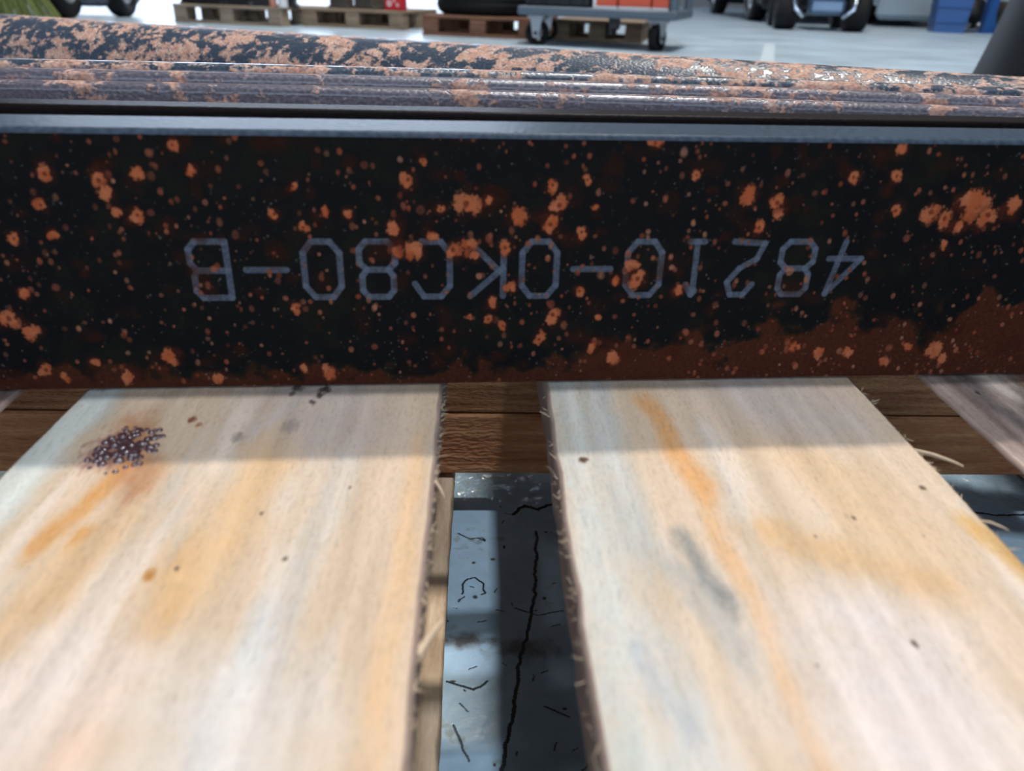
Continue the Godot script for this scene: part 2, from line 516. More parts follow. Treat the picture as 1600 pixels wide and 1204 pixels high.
# epoxy floor under the near pallet: x -0.08..0.32, z -0.47..-0.07
func make_near_floor() -> StandardMaterial3D:
	var n := 1280
	var kk := n / 0.4
	var broad := noise(n, n, 71, 0.006, 4)
	var fine := noise(n, n, 72, 0.04, 4)
	var wrink := noise(n, n, 73, 0.022, 3, 1.0, 1.0, FastNoiseLite.TYPE_CELLULAR)
	var wr2 := noise(n, n, 75, 0.03, 4)
	var buf := PackedByteArray()
	buf.resize(n * n * 3)
	var hgt := PackedByteArray()
	hgt.resize(n * n)
	var rgh := PackedByteArray()
	rgh.resize(n * n)
	for y in n:
		var z := -0.47 + 0.4 * y / n
		for x in n:
			var k := y * n + x
			var b := broad[k] / 255.0
			var f := fine[k] / 255.0
			var chip := ss(-0.327, -0.336, z + (b - 0.5) * 0.012)           # flaking, crinkled coat beneath the stringer
			var st := ss(0.62, 0.85, b * 0.6 + f * 0.4)
			var g := 0.86 + 0.22 * b + 0.06 * f
			buf[k * 3] = int((158.0 - 36.0 * st) * g)
			buf[k * 3 + 1] = int((186.0 - 46.0 * st) * g)
			buf[k * 3 + 2] = int((206.0 - 62.0 * st) * g)
			hgt[k] = int(120 + 8 * (f - 0.5) + chip * (85 * (wrink[k] / 255.0 - 0.3) + 70 * (wr2[k] / 255.0 - 0.5)))
			rgh[k] = int(50 + 60 * st + 20 * f)
	var line := func(pts: Array, r: float, dark: float) -> void:
		for i in pts.size() - 1:
			var a := Vector2((pts[i].x * 0.001 + 0.08) * kk, (pts[i].y * 0.001 + 0.47) * kk)
			var b := Vector2((pts[i + 1].x * 0.001 + 0.08) * kk, (pts[i + 1].y * 0.001 + 0.47) * kk)
			var steps := int(a.distance_to(b))
			for s in steps:
				var p := a.lerp(b, float(s) / steps)
				var wob := (fine[(int(p.y) * n + int(p.x)) % (n * n)] / 255.0 - 0.5) * 6.0
				p += Vector2(wob, wob * 0.6)
				for yy in range(int(p.y - r), int(p.y + r) + 1):
					for xx in range(int(p.x - r), int(p.x + r) + 1):
						if xx < 0 or yy < 0 or xx >= n or yy >= n: continue
						var k := yy * n + xx
						if Vector2(xx, yy).distance_to(p) <= r:
							buf[k * 3] = int(minf(buf[k * 3], 122.0 * dark)); buf[k * 3 + 1] = int(minf(buf[k * 3 + 1], 136.0 * dark)); buf[k * 3 + 2] = int(minf(buf[k * 3 + 2], 150.0 * dark))
							hgt[k] = 70; rgh[k] = 180
	var V := func(s: String) -> Array:
		var o := []
		for t in s.split(" "):
			var q := t.split(",")
			o.append(Vector2(float(q[0]), float(q[1])))
		return o
	var L := line as Callable
	var P := V as Callable
	L.call(P.call("14.5,-312 14,-290 13.3,-266 10,-245 6.6,-228 3.8,-200 0,-177 -6,-150"), 2.2, 0.4)
	L.call(P.call("24,-336 15,-331 8,-334 2,-326"), 3.0, 0.12)
	L.call(P.call("-25,-309 -19,-305 -13,-306 -11,-303"), 1.0, 0.35)
	L.call(P.call("-20,-266 -19.5,-275 -15,-277 -10.5,-273 -9.5,-267 -12,-266"), 1.1, 0.22)
	L.call(P.call("-22,-216 -12,-213 -6,-217"), 1.1, 0.4)
	L.call(P.call("4,-258 14,-254 26,-257"), 0.9, 0.5)
	L.call(P.call("16,-206 26,-201"), 1.0, 0.4)
	L.call(P.call("-18,-196 -14,-186 -11,-181"), 1.0, 0.7)
	L.call(P.call("230,-345 262,-338 300,-342"), 2.2, 0.15)
	L.call(P.call("5,-176 14,-172 30,-171"), 1.2, 0.4)
	var rng := RandomNumberGenerator.new()
	rng.seed = 5
	for i in 70:
		var p := Vector2(rng.randf_range(-30, 60), rng.randf_range(-340, -160))
		L.call([p, p + Vector2(rng.randf_range(-4, 4), rng.randf_range(-3, 3))], rng.randf_range(0.5, 1.0), rng.randf_range(0.3, 0.7))
	blob(buf, hgt, rgh, fine, n, n, 0.063 * kk, 0.232 * kk, 40, 18, Color8(56, 50, 46), 0.75, 0, 0.7, 0.9)
	blob(buf, hgt, rgh, fine, n, n, 0.088 * kk, 0.235 * kk, 60, 26, Color8(70, 66, 62), 0.6, 0, 0.9, 0.9)
	for i in 12:
		blob(buf, hgt, rgh, fine, n, n, rng.randf_range(0.05, 0.12) * kk, rng.randf_range(0.15, 0.3) * kk, rng.randf_range(2, 5), rng.randf_range(2, 5), Color8(30, 30, 32), 0.8, 10, 0.5, 0.6)
	var m := mat("near epoxy floor", Color.WHITE, 1.0, 0.0, 0.5)
	m.albedo_texture = tex(n, n, buf)
	m.roughness_texture = tex(n, n, rgh, Image.FORMAT_L8)
	relief(m, tex(n, n, hgt, Image.FORMAT_L8), 0.35)
	return m

func make_floor() -> StandardMaterial3D:
	var n := 1024
	var broad := noise(n, n, 81, 0.006, 4, 1.0, 1.0)
	var streak := noise(n, n, 82, 0.01, 4, 8.0, 1.0)
	var fine := noise(n, n, 83, 0.08, 3)
	var buf := PackedByteArray()
	buf.resize(n * n * 3)
	var rgh := PackedByteArray()
	rgh.resize(n * n)
	for k in n * n:
		var g := 0.90 + 0.14 * broad[k] / 255.0 + 0.05 * streak[k] / 255.0 + 0.03 * fine[k] / 255.0
		buf[k * 3] = int(162 * g); buf[k * 3 + 1] = int(179 * g); buf[k * 3 + 2] = int(191 * g)
		rgh[k] = int(60 + 40 * streak[k] / 255.0 + 20 * broad[k] / 255.0)
	var m := mat("epoxy floor", Color.WHITE, 1.0, 0.0, 0.5)
	m.albedo_texture = tex(n, n, buf)
	m.roughness_texture = tex(n, n, rgh, Image.FORMAT_L8)
	return triplanar(m, 0.35, true)

# ------------------------------------------------------------------ the scene
func _ready() -> void:
	# camera
	var cam := Camera3D.new()
	cam.name = "camera"
	add_child(cam)
	var lens := CameraAttributesPhysical.new()
	lens.frustum_focal_length = 23.98
	lens.exposure_aperture = 13.0
	lens.frustum_focus_distance = 0.32
	lens.frustum_near = 0.01
	lens.frustum_far = 200.0
	lens.auto_exposure_enabled = false
	cam.attributes = lens
	cam.fov = 53.17
	cam.near = 0.01
	cam.far = 200.0
	cam.position = Vector3(0, 0.245, 0)
	cam.basis = Basis(Vector3.RIGHT, deg_to_rad(-27.45)) * Basis(Vector3.BACK, deg_to_rad(1.75))
	cam.current = true
	# sky
	var we := WorldEnvironment.new()
	we.name = "world_environment"
	var env := Environment.new()
	env.background_mode = Environment.BG_SKY
	env.sky = Sky.new()
	var sm := ProceduralSkyMaterial.new()
	sm.sky_top_color = Color(0.72, 0.80, 0.92)
	sm.sky_horizon_color = Color(0.90, 0.94, 1.0)
	sm.ground_bottom_color = Color(0.5, 0.5, 0.5)
	sm.ground_horizon_color = Color(0.7, 0.72, 0.75)
	sm.sky_energy_multiplier = 2.2
	sm.ground_energy_multiplier = 1.0
	env.sky.sky_material = sm
	env.tonemap_mode = Environment.TONE_MAPPER_LINEAR
	env.tonemap_exposure = 1.0
	env.sdfgi_enabled = true
	env.ssao_enabled = true
	env.ssil_enabled = true
	we.environment = env
	add_child(we)
	# lamps: [place, width, depth, energy]
	lamp(Vector3(0.55, 6.9, -0.76), 0.28, 0.28, 21.0, "square high bay lamp almost straight above the near pallet", Color(0.95, 0.97, 1.0))
	lamp(Vector3(0.9, 6.9, -4.0), 1.20, 0.30, 50.0, "long bright batten lamp hung above the loaded pallets at the back")
	lamp(Vector3(4.8, 6.9, -1.6), 0.30, 0.30, 3.0, "square high bay lamp hung over the right side of the hall")
	lamp(Vector3(0.80, 6.9, 2.9), 0.4, 2.2, 9.0, "long narrow light panel in the roof behind the near pallet", Color(0.92, 0.97, 1.0))

	materials()
	hall()
	near_pallet()
	springs()
	bollard()
	back_pallets()
	cart()
	left_side()
	right_side()

func lamp(at: Vector3, w: float, d: float, energy: float, label: String, tint := Color(1.0, 0.975, 0.94)) -> void:
	var t := thing("ceiling_lamp", at, 0.0, label, "lamp")
	var g := geo()
	g.box(Vector3(0, 0.06, 0), Vector3(w + 0.08, 0.10, d + 0.08), 0.012)
	part("housing", g, M["lamp housing"] if M.has("lamp housing") else mat("lamp housing", Color(0.75, 0.76, 0.78), 0.5), t)
	g = geo()
	g.tube([Vector3(0, 0.10, 0), Vector3(0, 0.60, 0)], 0.012, 0.012)
	part("hanger", g, M["lamp housing"], t)
	g = geo()
	g.box(Vector3(0, 0.004, 0), Vector3(w, 0.012, d), 0.003)
	var gm: StandardMaterial3D = M["lamp diffuser"] if M.has("lamp diffuser") else mat("lamp diffuser", Color(0.9, 0.9, 0.9), 0.6)
	gm.emission_enabled = true
	gm.emission = Color(1.0, 0.98, 0.94)
	gm.emission_energy_multiplier = 3.0
	part("diffuser", g, gm, t)
	var l := AreaLight3D.new()
	l.name = "lamp_light"
	l.area_size = Vector2(w, d)
	l.area_normalize_energy = true
	l.light_energy = energy
	l.light_color = tint
	l.area_range = 40.0
	l.shadow_enabled = true
	l.position = Vector3(0, -0.012, 0)
	l.rotation.x = -PI / 2
	t.add_child(l)

func materials() -> void:
	mat("wall paint", Color(0.62, 0.64, 0.66), 0.8)
	mat("roof sheet", Color(0.55, 0.57, 0.60), 0.6)
	mat("concrete", Color(0.66, 0.66, 0.64), 0.9)
	mat("steel dark", Color(0.07, 0.075, 0.085), 0.45)
	mat("rubber", Color(0.035, 0.036, 0.04), 0.75, 0.0, 0.4)
	mat("chrome", Color(0.75, 0.78, 0.82), 0.12, 1.0)
	mat("zinc", Color(0.62, 0.64, 0.66), 0.4, 0.7)
	mat("cart grey", Color(0.30, 0.35, 0.39), 0.5)
	mat("orange card", Color(0.80, 0.34, 0.23), 0.7)
	mat("white card", Color(0.86, 0.86, 0.86), 0.7)
	mat("navy plastic", Color(0.03, 0.04, 0.07), 0.5)
	mat("black paint", Color(0.015, 0.017, 0.022), 0.25)
	mat("silver blue", Color(0.33, 0.42, 0.52), 0.3, 0.3)
	mat("pale grey paint", Color(0.52, 0.58, 0.63), 0.4)
	mat("bin blue", Color(0.06, 0.27, 0.50), 0.5)
	mat("red", Color(0.72, 0.03, 0.10), 0.4)
	mat("red lens", Color(0.8, 0.12, 0.12), 0.2)
	mat("glass dark", Color(0.03, 0.04, 0.05), 0.08)
	mat("bristle", Color(0.46, 0.50, 0.27), 0.7)
	mat("castings", Color(0.30, 0.28, 0.25), 0.65, 0.2)
	mat("castings dark", Color(0.06, 0.065, 0.08), 0.5, 0.2)
	mat("pale plastic", Color(0.8, 0.8, 0.8), 0.5)
	mat("pink plastic", Color(0.75, 0.5, 0.42), 0.6)
	mat("sill grey", Color(0.22, 0.26, 0.30), 0.5)
	make_wood("sawn side", 31, Color8(150, 126, 116), Color8(196, 174, 158), 8.0, 0.06)
	make_wood("bottom wood", 35, Color8(166, 138, 112), Color8(232, 208, 178), 7.0, 0.08, 0.8, true)
	make_wood("stringer wood", 41, Color8(150, 84, 52), Color8(244, 198, 146), 9.0, 0.3)
	make_wood("stringer rough", 47, Color8(120, 68, 46), Color8(240, 194, 142), 14.0, 0.4)
	make_wood("pallet wood", 53, Color8(104, 88, 70), Color8(150, 132, 112), 2.0, 0.2)
	make_wood("pallet wood pale", 57, Color8(108, 95, 80), Color8(156, 140, 122), 2.0, 0.2)
	make_wood("pallet wood red", 59, Color8(84, 56, 42), Color8(140, 100, 78), 2.0, 0.2)
	make_face(true)
	make_face(false)
	make_rust("dusty black paint", 101, 0.14, Color8(150, 96, 70), Color8(62, 74, 86), 0.22, 90)
	make_rust("dark brown paint", 121, 0.2, Color8(90, 58, 44), Color8(26, 18, 16), 0.2, 110)
	make_rust("half rusted paint", 105, 0.42, Color8(196, 164, 148), Color8(98, 92, 100), 0.55, 75)
	make_rust("rust crust", 109, 0.52, Color8(206, 174, 156), Color8(60, 70, 82), 0.5, 70)
	make_rust("bollard paint", 113, 0.12, Color8(44, 40, 38), Color8(28, 29, 32), 0.35, 140)

func hall() -> void:
	# floor: a fine patch under the near pallet, the rest around it
	var g := geo()
	g.quad(Vector3(-0.08, 0, -0.47), Vector3(0.32, 0, -0.47), Vector3(0.32, 0, -0.07), Vector3(-0.08, 0, -0.07), Vector3.UP)
	var f := geo()
	var xs := [-11.0, -0.08, 0.32, 13.0]
	var zs := [-16.0, -0.47, -0.07, 13.0]
	for i in 3:
		for j in 3:
			if i == 1 and j == 1: continue
			f.quad(Vector3(xs[i], 0, zs[j]), Vector3(xs[i + 1], 0, zs[j]), Vector3(xs[i + 1], 0, zs[j + 1]), Vector3(xs[i], 0, zs[j + 1]), Vector3.UP)
	f.quad(Vector3(-11, -0.2, -16), Vector3(13, -0.2, -16), Vector3(13, -0.2, 13), Vector3(-11, -0.2, 13), Vector3.DOWN)
	var fl := part("floor", f, make_floor(), self, g, make_near_floor())
	tag(fl, "glossy blue-grey painted concrete workshop floor", "floor", "", "structure")
	# painted line
	g = geo()
	g.box(Vector3(0, 0.0006, 0), Vector3(0.055, 0.0012, 1.75), 0.0004)
	var ln := part("floor_line", g, mat("line paint", Color(0.74, 0.79, 0.82), 0.4), self)
	ln.position = Vector3(1.09, 0, -3.72)
	ln.rotation.y = -0.285
	tag(ln, "short white line painted on the floor right of the cart", "floor line", "", "structure")
	g = geo()
	g.box(Vector3(1, -0.3, -36), Vector3(90, 0.2, 40), 0.0)
	struct("pavement", g, M["concrete"], "pale concrete yard outside the open back doorway", "pavement")
	g = geo()
	g.box(Vector3(1, -0.3, 33), Vector3(90, 0.2, 40), 0.0)
	struct("pavement", g, M["concrete"], "pale concrete yard outside the open front doorway", "pavement")
	# walls
	g = geo(); g.box(Vector3(-11.1, 3.7, -1.5), Vector3(0.2, 7.8, 29.2))
	struct("wall_left", g, M["wall paint"], "grey painted left wall of the workshop", "wall")
	g = geo(); g.box(Vector3(13.1, 3.7, -1.5), Vector3(0.2, 7.8, 29.2))
	struct("wall_right", g, M["wall paint"], "grey painted right wall of the workshop", "wall")
	g = geo()
	g.box(Vector3(6.5, 3.7, -16.1), Vector3(13.2, 7.8, 0.2)); g.box(Vector3(-10.4, 3.7, -16.1), Vector3(1.4, 7.8, 0.2)); g.box(Vector3(-4.9, 6.4, -16.1), Vector3(9.6, 2.4, 0.2))
	struct("wall_back", g, M["wall paint"], "grey back wall with a wide open doorway on its left", "wall")
	g = geo()
	g.box(Vector3(-9.1, 3.7, 13.1), Vector3(4.2, 7.8, 0.2)); g.box(Vector3(10.1, 3.7, 13.1), Vector3(6.2, 7.8, 0.2)); g.box(Vector3(0, 6.4, 13.1), Vector3(14, 2.4, 0.2))
	struct("wall_front", g, M["wall paint"], "grey front wall behind the camera with a wide open doorway", "wall")
	g = geo(); g.box(Vector3(1, 7.6, -1.5), Vector3(24.4, 0.2, 29.4))
	struct("ceiling", g, M["roof sheet"], "grey sheet metal roof of the workshop", "ceiling")

# ---------------------------------------------------------------- the near pallet
func board_mesh(parent: Node3D, x0: float, x1: float, z0: float, z1: float, y1: float, t: float, top: Material, side: Material, seed_: int, called := "deck_board", ragged := 0.0003, undercut := 0.0, undercut_r := 0.0) -> MeshInstance3D:
	var f := FastNoiseLite.new()
	f.seed = seed_
	f.frequency = 90.0
	f.fractal_octaves = 3
	var g := geo()
	var sd := geo()
	var n := 140
	var r := 0.0010
	var rows := []
	var across := 10
	for i in n + 1:
		var z := lerpf(z0, z1, float(i) / n)
		var l := x0 + f.get_noise_2d(z, 1.7) * ragged * 2.0 + f.get_noise_2d(z * 0.15, 8.0) * ragged * 2.0
		var rr := x1 + f.get_noise_2d(z, 5.1) * ragged * 2.0 + f.get_noise_2d(z * 0.15, 3.0) * ragged * 2.0
		var row := []
		for j in across + 1:
			var x := lerpf(l + r, rr - r, float(j) / across)
			row.append(g.vert(Vector3(x, y1 - absf(f.get_noise_2d(x * 0.3, z * 0.1)) * 0.0006, z), Vector3.UP, Vector2((x - x0) / (x1 - x0), (z - TEX_Z0) / TEX_LEN)))
		rows.append(row)
		for s in [[l, -1.0], [rr, 1.0]]:
			var x: float = s[0]
			var in_: float = -s[1]
			var uc: float = undercut if s[1] < 0.0 else undercut_r
			sd.vert(Vector3(x + in_ * r, y1, z), Vector3(-in_ * 0.6, 0.8, 0).normalized()); sd.vert(Vector3(x, y1 - r, z), Vector3(-in_, 0.2, 0).normalized())
			sd.vert(Vector3(x + in_ * (0.0006 + uc), y1 - t + r, z), Vector3(-in_, -0.1, 0).normalized()); sd.vert(Vector3(x + in_ * (r + uc), y1 - t, z), Vector3(-in_ * 0.6, -0.8, 0).normalized())
	for i in n:
		for j in across:
			g.tri(rows[i][j], rows[i][j + 1], rows[i + 1][j + 1]); g.tri(rows[i][j], rows[i + 1][j + 1], rows[i + 1][j])
		for s in 2:
			for k in 3:
				var a := i * 8 + s * 4 + k
				sd.tri(a, a + 1, a + 9); sd.tri(a, a + 9, a + 8)
		var b := i * 8
		var q0: Vector3 = sd.v[b + 3]
		sd.quad(q0, sd.v[b + 7], sd.v[b + 15], sd.v[b + 11], Vector3.DOWN)
	for e in [0, n]:
		var b: int = e * 8
		var nn := Vector3.BACK if e == n else Vector3.FORWARD
		sd.quad(sd.v[b + 1], sd.v[b + 2], sd.v[b + 6], sd.v[b + 5], nn)
		sd.quad(sd.v[b], sd.v[b + 1], sd.v[b + 5], sd.v[b + 4], nn)
		sd.quad(sd.v[b + 2], sd.v[b + 3], sd.v[b + 7], sd.v[b + 6], nn)
	return part(called, g, top, parent, sd, side)

func fringe(parent: Node3D, x: float, out: float, z0: float, z1: float, y: float, m: Material, count: int, seed_: int) -> void:
	var g := geo()
	var rng := RandomNumberGenerator.new()
	rng.seed = seed_
	for i in count:
		var z := rng.randf_range(z0, z1)
		var l := rng.randf_range(0.0006, 0.0022)
		var p := Vector3(x, y - rng.randf() * 0.006 - 0.0005, z)
		var d := Vector3(out * rng.randf_range(0.1, 0.45), rng.randf_range(-0.1, 0.25), rng.randf_range(-1, 1)).normalized()
		g.tube([p - d * 0.0004, p + d * l * 0.6, p + d * l + Vector3(out * 0.0003, 0.0002, 0)], rng.randf_range(0.00008, 0.0002), 0.00004, 4)
	var o := part("wood_fuzz", g, m, parent)
	o.set_meta("kind", "stuff")

func near_pallet() -> void:
	var t := thing("wooden_pallet", Vector3.ZERO, atan(0.048), "pale wooden pallet with stained deck boards carrying the black leaf springs up close", "pallet")
	var gw := Color8(214, 218, 208)
	var org := Color8(222, 160, 92)
	var tanc := Color8(222, 182, 134)
	var lb := make_board("left deck board", 11, -0.112, -0.0105, Color8(232, 206, 174), Color8(224, 200, 172), [
		[-108, -235, -107, -120, 11, 12, gw, 1.0], [-107, -235, -106, -135, 8, 12, gw, 0.9], [-110, -120, -104, -60, 10, 14, Color8(222, 212, 200), 0.8],
		[-84, -160, -90, -128, 4, 9, org, 0.75], [-83, -133, -83, -130, 3, 5, Color8(212, 150, 78), 0.85], [-64.4, -120, -64.4, -119, 1.7, 2.6, Color8(186, 118, 48), 0.95],
		[-79, -135, -83, -100, 9, 14, tanc, 0.6], [-61, -126, -57, -108, 7, 10, Color8(220, 176, 124), 0.7], [-52, -172, -56, -120, 10, 18, Color8(240, 200, 148), 0.8],
		[-33, -160, -37, -95, 7, 22, Color8(222, 214, 200), 0.85], [-15, -165, -16, -85, 4, 20, Color8(238, 200, 156), 0.85], [-62, -95, -60, -50, 8, 16, Color8(246, 214, 190), 0.6],
		[-40, -105, -41, -75, 6, 13, Color8(204, 208, 206), 0.85], [-92, -178, -80, -150, 8, 12, Color8(196, 136, 92), 0.75], [-70, -150, -62, -128, 3, 14, Color8(206, 200, 188), 0.5],
		[-48, -198, -58, -176, 2.6, 10, Color8(226, 218, 210), 0.8], [-60, -230, -40, -175, 30, 22, Color8(206, 192, 184), 0.6], [-75, -95, -85, -40, 16, 18, Color8(240, 226, 214), 0.85], [-40, -92, -38, -50, 24, 16, Color8(238, 232, 222), 0.8],
	], [[-60.3, -122, 0.6, Color8(80, 70, 60), 0.8], [-39.4, -124.6, 0.6, Color8(80, 70, 60), 0.8], [-76.5, -181, 1.4, Color8(110, 58, 36), 0.8], [-74, -178, 1.0, Color8(130, 70, 40), 0.6], [-48, -140, 0.5, Color8(90, 80, 70), 0.7], [-30, -150, 0.5, Color8(90, 80, 70), 0.7], [-92, -165, 7, Color8(120, 72, 66), 0.55], [-62, -172, 2.0, Color8(110, 100, 96), 0.5], [-50, -178, 3.0, Color8(120, 112, 110), 0.4], [-52.6, -199.5, 1.7, Color8(60, 50, 48), 0.75], [-53.4, -196, 1.3, Color8(90, 80, 76), 0.7], [-44.6, -199, 1.8, Color8(48, 40, 38), 0.85], [-45.6, -195, 1.4, Color8(56, 46, 44), 0.8], [-46.6, -191, 1.2, Color8(60, 48, 46), 0.75], [-107, -200, 3.0, Color8(150, 130, 116), 0.6]])
	var rb := make_board("right deck board", 17, 0.0193, 0.1155, Color8(234, 210, 178), Color8(226, 202, 176), [
		[25, -230, 24, -60, 9, 24, Color8(214, 216, 206), 0.95], [35, -215, 34, -130, 8, 18, Color8(212, 214, 206), 0.9], [34, -100, 36, -60, 9, 18, Color8(220, 222, 216), 0.8],
		[48.5, -192, 52.5, -152, 5.5, 13, Color8(230, 166, 100), 0.75], [52.5, -150, 53.5, -112, 4.2, 13, Color8(232, 176, 116), 0.55], [54, -104, 54, -72, 3.4, 12, Color8(240, 192, 140), 0.7],
		[44, -131, 48, -112, 3.6, 9, Color8(140, 144, 140), 0.85], [40, -122, 46, -100, 5, 12, Color8(176, 180, 176), 0.6], [29, -98, 34, -84, 4, 9, Color8(190, 196, 198), 0.7],
		[62, -134, 92, -116, 9, 10, Color8(224, 180, 124), 0.6], [112, -136, 115, -120, 5, 9, Color8(216, 168, 96), 0.8], [86, -165, 92, -130, 22, 20, Color8(238, 204, 162), 0.75],
		[72, -104, 80, -55, 30, 18, Color8(244, 232, 222), 1.0], [62, -175, 60, -140, 4, 16, Color8(232, 222, 208), 0.7], [70, -230, 90, -180, 30, 20, Color8(206, 194, 186), 0.6],
	], [[26, -162, 1.1, Color8(70, 48, 36), 0.9], [27.2, -162.6, 0.8, Color8(80, 56, 44), 0.8], [107.3, -150.6, 0.8, Color8(84, 66, 54), 0.85], [85.3, -138.5, 0.6, Color8(90, 70, 56), 0.8], [80.2, -100.8, 0.7, Color8(80, 70, 62), 0.8], [73.7, -132, 0.5, Color8(110, 90, 76), 0.7], [98, -132, 0.4, Color8(110, 90, 76), 0.7], [60, -96, 0.4, Color8(110, 90, 76), 0.6]])
	var gb := make_board("grey deck board", 23, 0.1377, 0.24, Color8(150, 128, 118), Color8(182, 164, 152), [
		[150, -215, 152, -170, 5, 8, Color8(104, 94, 92), 0.7], [170, -225, 172, -190, 5, 6, Color8(130, 84, 58), 0.6], [160, -190, 165, -160, 6, 8, Color8(100, 92, 90), 0.6],
	], [[155, -222, 1.2, Color8(40, 32, 28), 0.8], [162, -228, 0.9, Color8(40, 32, 28), 0.8], [150, -200, 0.8, Color8(46, 38, 34), 0.8], [170, -205, 1.0, Color8(46, 38, 34), 0.7]], 1.8)
	var side: Material = M["sawn side"]
	var z0 := -0.95
	var z1 := 0.22
	var b0 := board_mesh(t, -0.232, -0.129, z0, z1, DECK, 0.018, gb, side, 61, "deck_board", 0.0003, 0.0, 0.027)
	var b1 := board_mesh(t, -0.112, -0.0105, z0, z1, DECK, 0.018, lb, side, 62)
	b1.set_meta("label", "peach and cream deck board with a patch of dark resin bubbles")
	var b2 := board_mesh(t, 0.0193, 0.1155, z0, z1, DECK, 0.0185, rb, side, 63)
	b2.set_meta("label", "deck board with a white strip and a narrow orange streak along it")
	var b3 := board_mesh(t, 0.1377, 0.24, z0, z1, DECK, 0.018, gb, side, 64, "deck_board", 0.0003, 0.027)
	b3.set_meta("label", "greyish brown mottled deck board")
	board_mesh(t, 0.312, 0.41, z0, z1, DECK, 0.018, gb, side, 65)
	board_mesh(t, -0.352, -0.254, z0, z1, DECK, 0.018, rb, side, 66)
	# stringers: a rough upper plank on a smoother lower one
	var k := 0
	for z in [-0.3405, 0.16, -0.87]:
		var g := geo()
		var lean := Basis(Vector3.RIGHT, -0.21)
		var foot := Vector3(0.03, 0.0215, z)
		g.box(foot + lean * Vector3(0, 0.0655, 0), Vector3(0.80, 0.069, 0.0195), 0.0012, lean)
		part("stringer_top", g, M["stringer rough"], t)
		g = geo()
		g.box(foot + lean * Vector3(0, 0.0145, 0.0004), Vector3(0.80, 0.0318, 0.0205), 0.0012, lean)
		part("stringer", g, M["stringer wood"], t)
	# bottom boards
	for x in [[-0.11, -0.0125], [0.312, 0.40], [-0.352, -0.262]]:
		board_mesh(t, x[0], x[1], z0, z1, 0.02, 0.019, M["bottom wood"], M["bottom wood"], 71 + int(x[0] * 100), "bottom_board", 0.0004)
	# long splinters and the fuzz along the sawn edges
	var sp := mat("splinter", Color8(206, 184, 156), 0.8)
	for s in [[0.1158, -0.170, 0.1215, -0.158, 0.0007, 0.003], [0.1154, -0.140, 0.1195, -0.135, 0.0004, 0.001], [-0.0108, -0.100, -0.0068, -0.113, 0.0011, -0.004], [-0.0105, -0.155, -0.008, -0.150, 0.0004, -0.001]]:
		var g := geo()
		var a := Vector3(s[0], DECK - 0.002, s[1])
		var b := Vector3(s[2], DECK - 0.002 + s[5], s[3])
		g.tube([a, a.lerp(b, 0.4) + Vector3(0, 0.0006, 0), a.lerp(b, 0.8) + Vector3(0, 0.0004, 0), b], s[4], s[4] * 0.3, 6)
		part("splinter", g, sp, t)
	fringe(b1, -0.0105, 1.0, -0.205, -0.06, DECK, sp, 130, 1)
	fringe(b2, 0.0193, -1.0, -0.205, -0.06, DECK, sp, 70, 2)
	fringe(b2, 0.1155, 1.0, -0.205, -0.10, DECK, sp, 150, 3)
	# resin: a cluster of glossy dark bubbles
	var rng := RandomNumberGenerator.new()
	rng.seed = 77
	var rs := mat("resin", Color8(84, 56, 60), 0.2, 0.0, 0.7)
	rs.clearcoat_enabled = true
	rs.clearcoat = 1.0
	rs.clearcoat_roughness = 0.16
	var g := geo()
	for i in 110:
		var a := rng.randf() * TAU
		var q := sqrt(rng.randf())
		var c := Vector3(-0.088 + cos(a) * q * 0.008, DECK - 0.0002, -0.1665 + sin(a) * q * 0.0115)
		var r := rng.randf_range(0.0007, 0.0016) * (1.15 - 0.5 * q)
		var prof := []
		for m in 6:
			var e := PI * 0.5 * m / 5.0
			prof.append(Vector2(maxf(cos(e) * r, 0.00001), sin(e) * r * 0.75))
		g.lathe(prof, Transform3D(Basis(), c), 9)
	var o := part("resin_bubbles", g, rs, b1)
	o.set_meta("kind", "stuff")

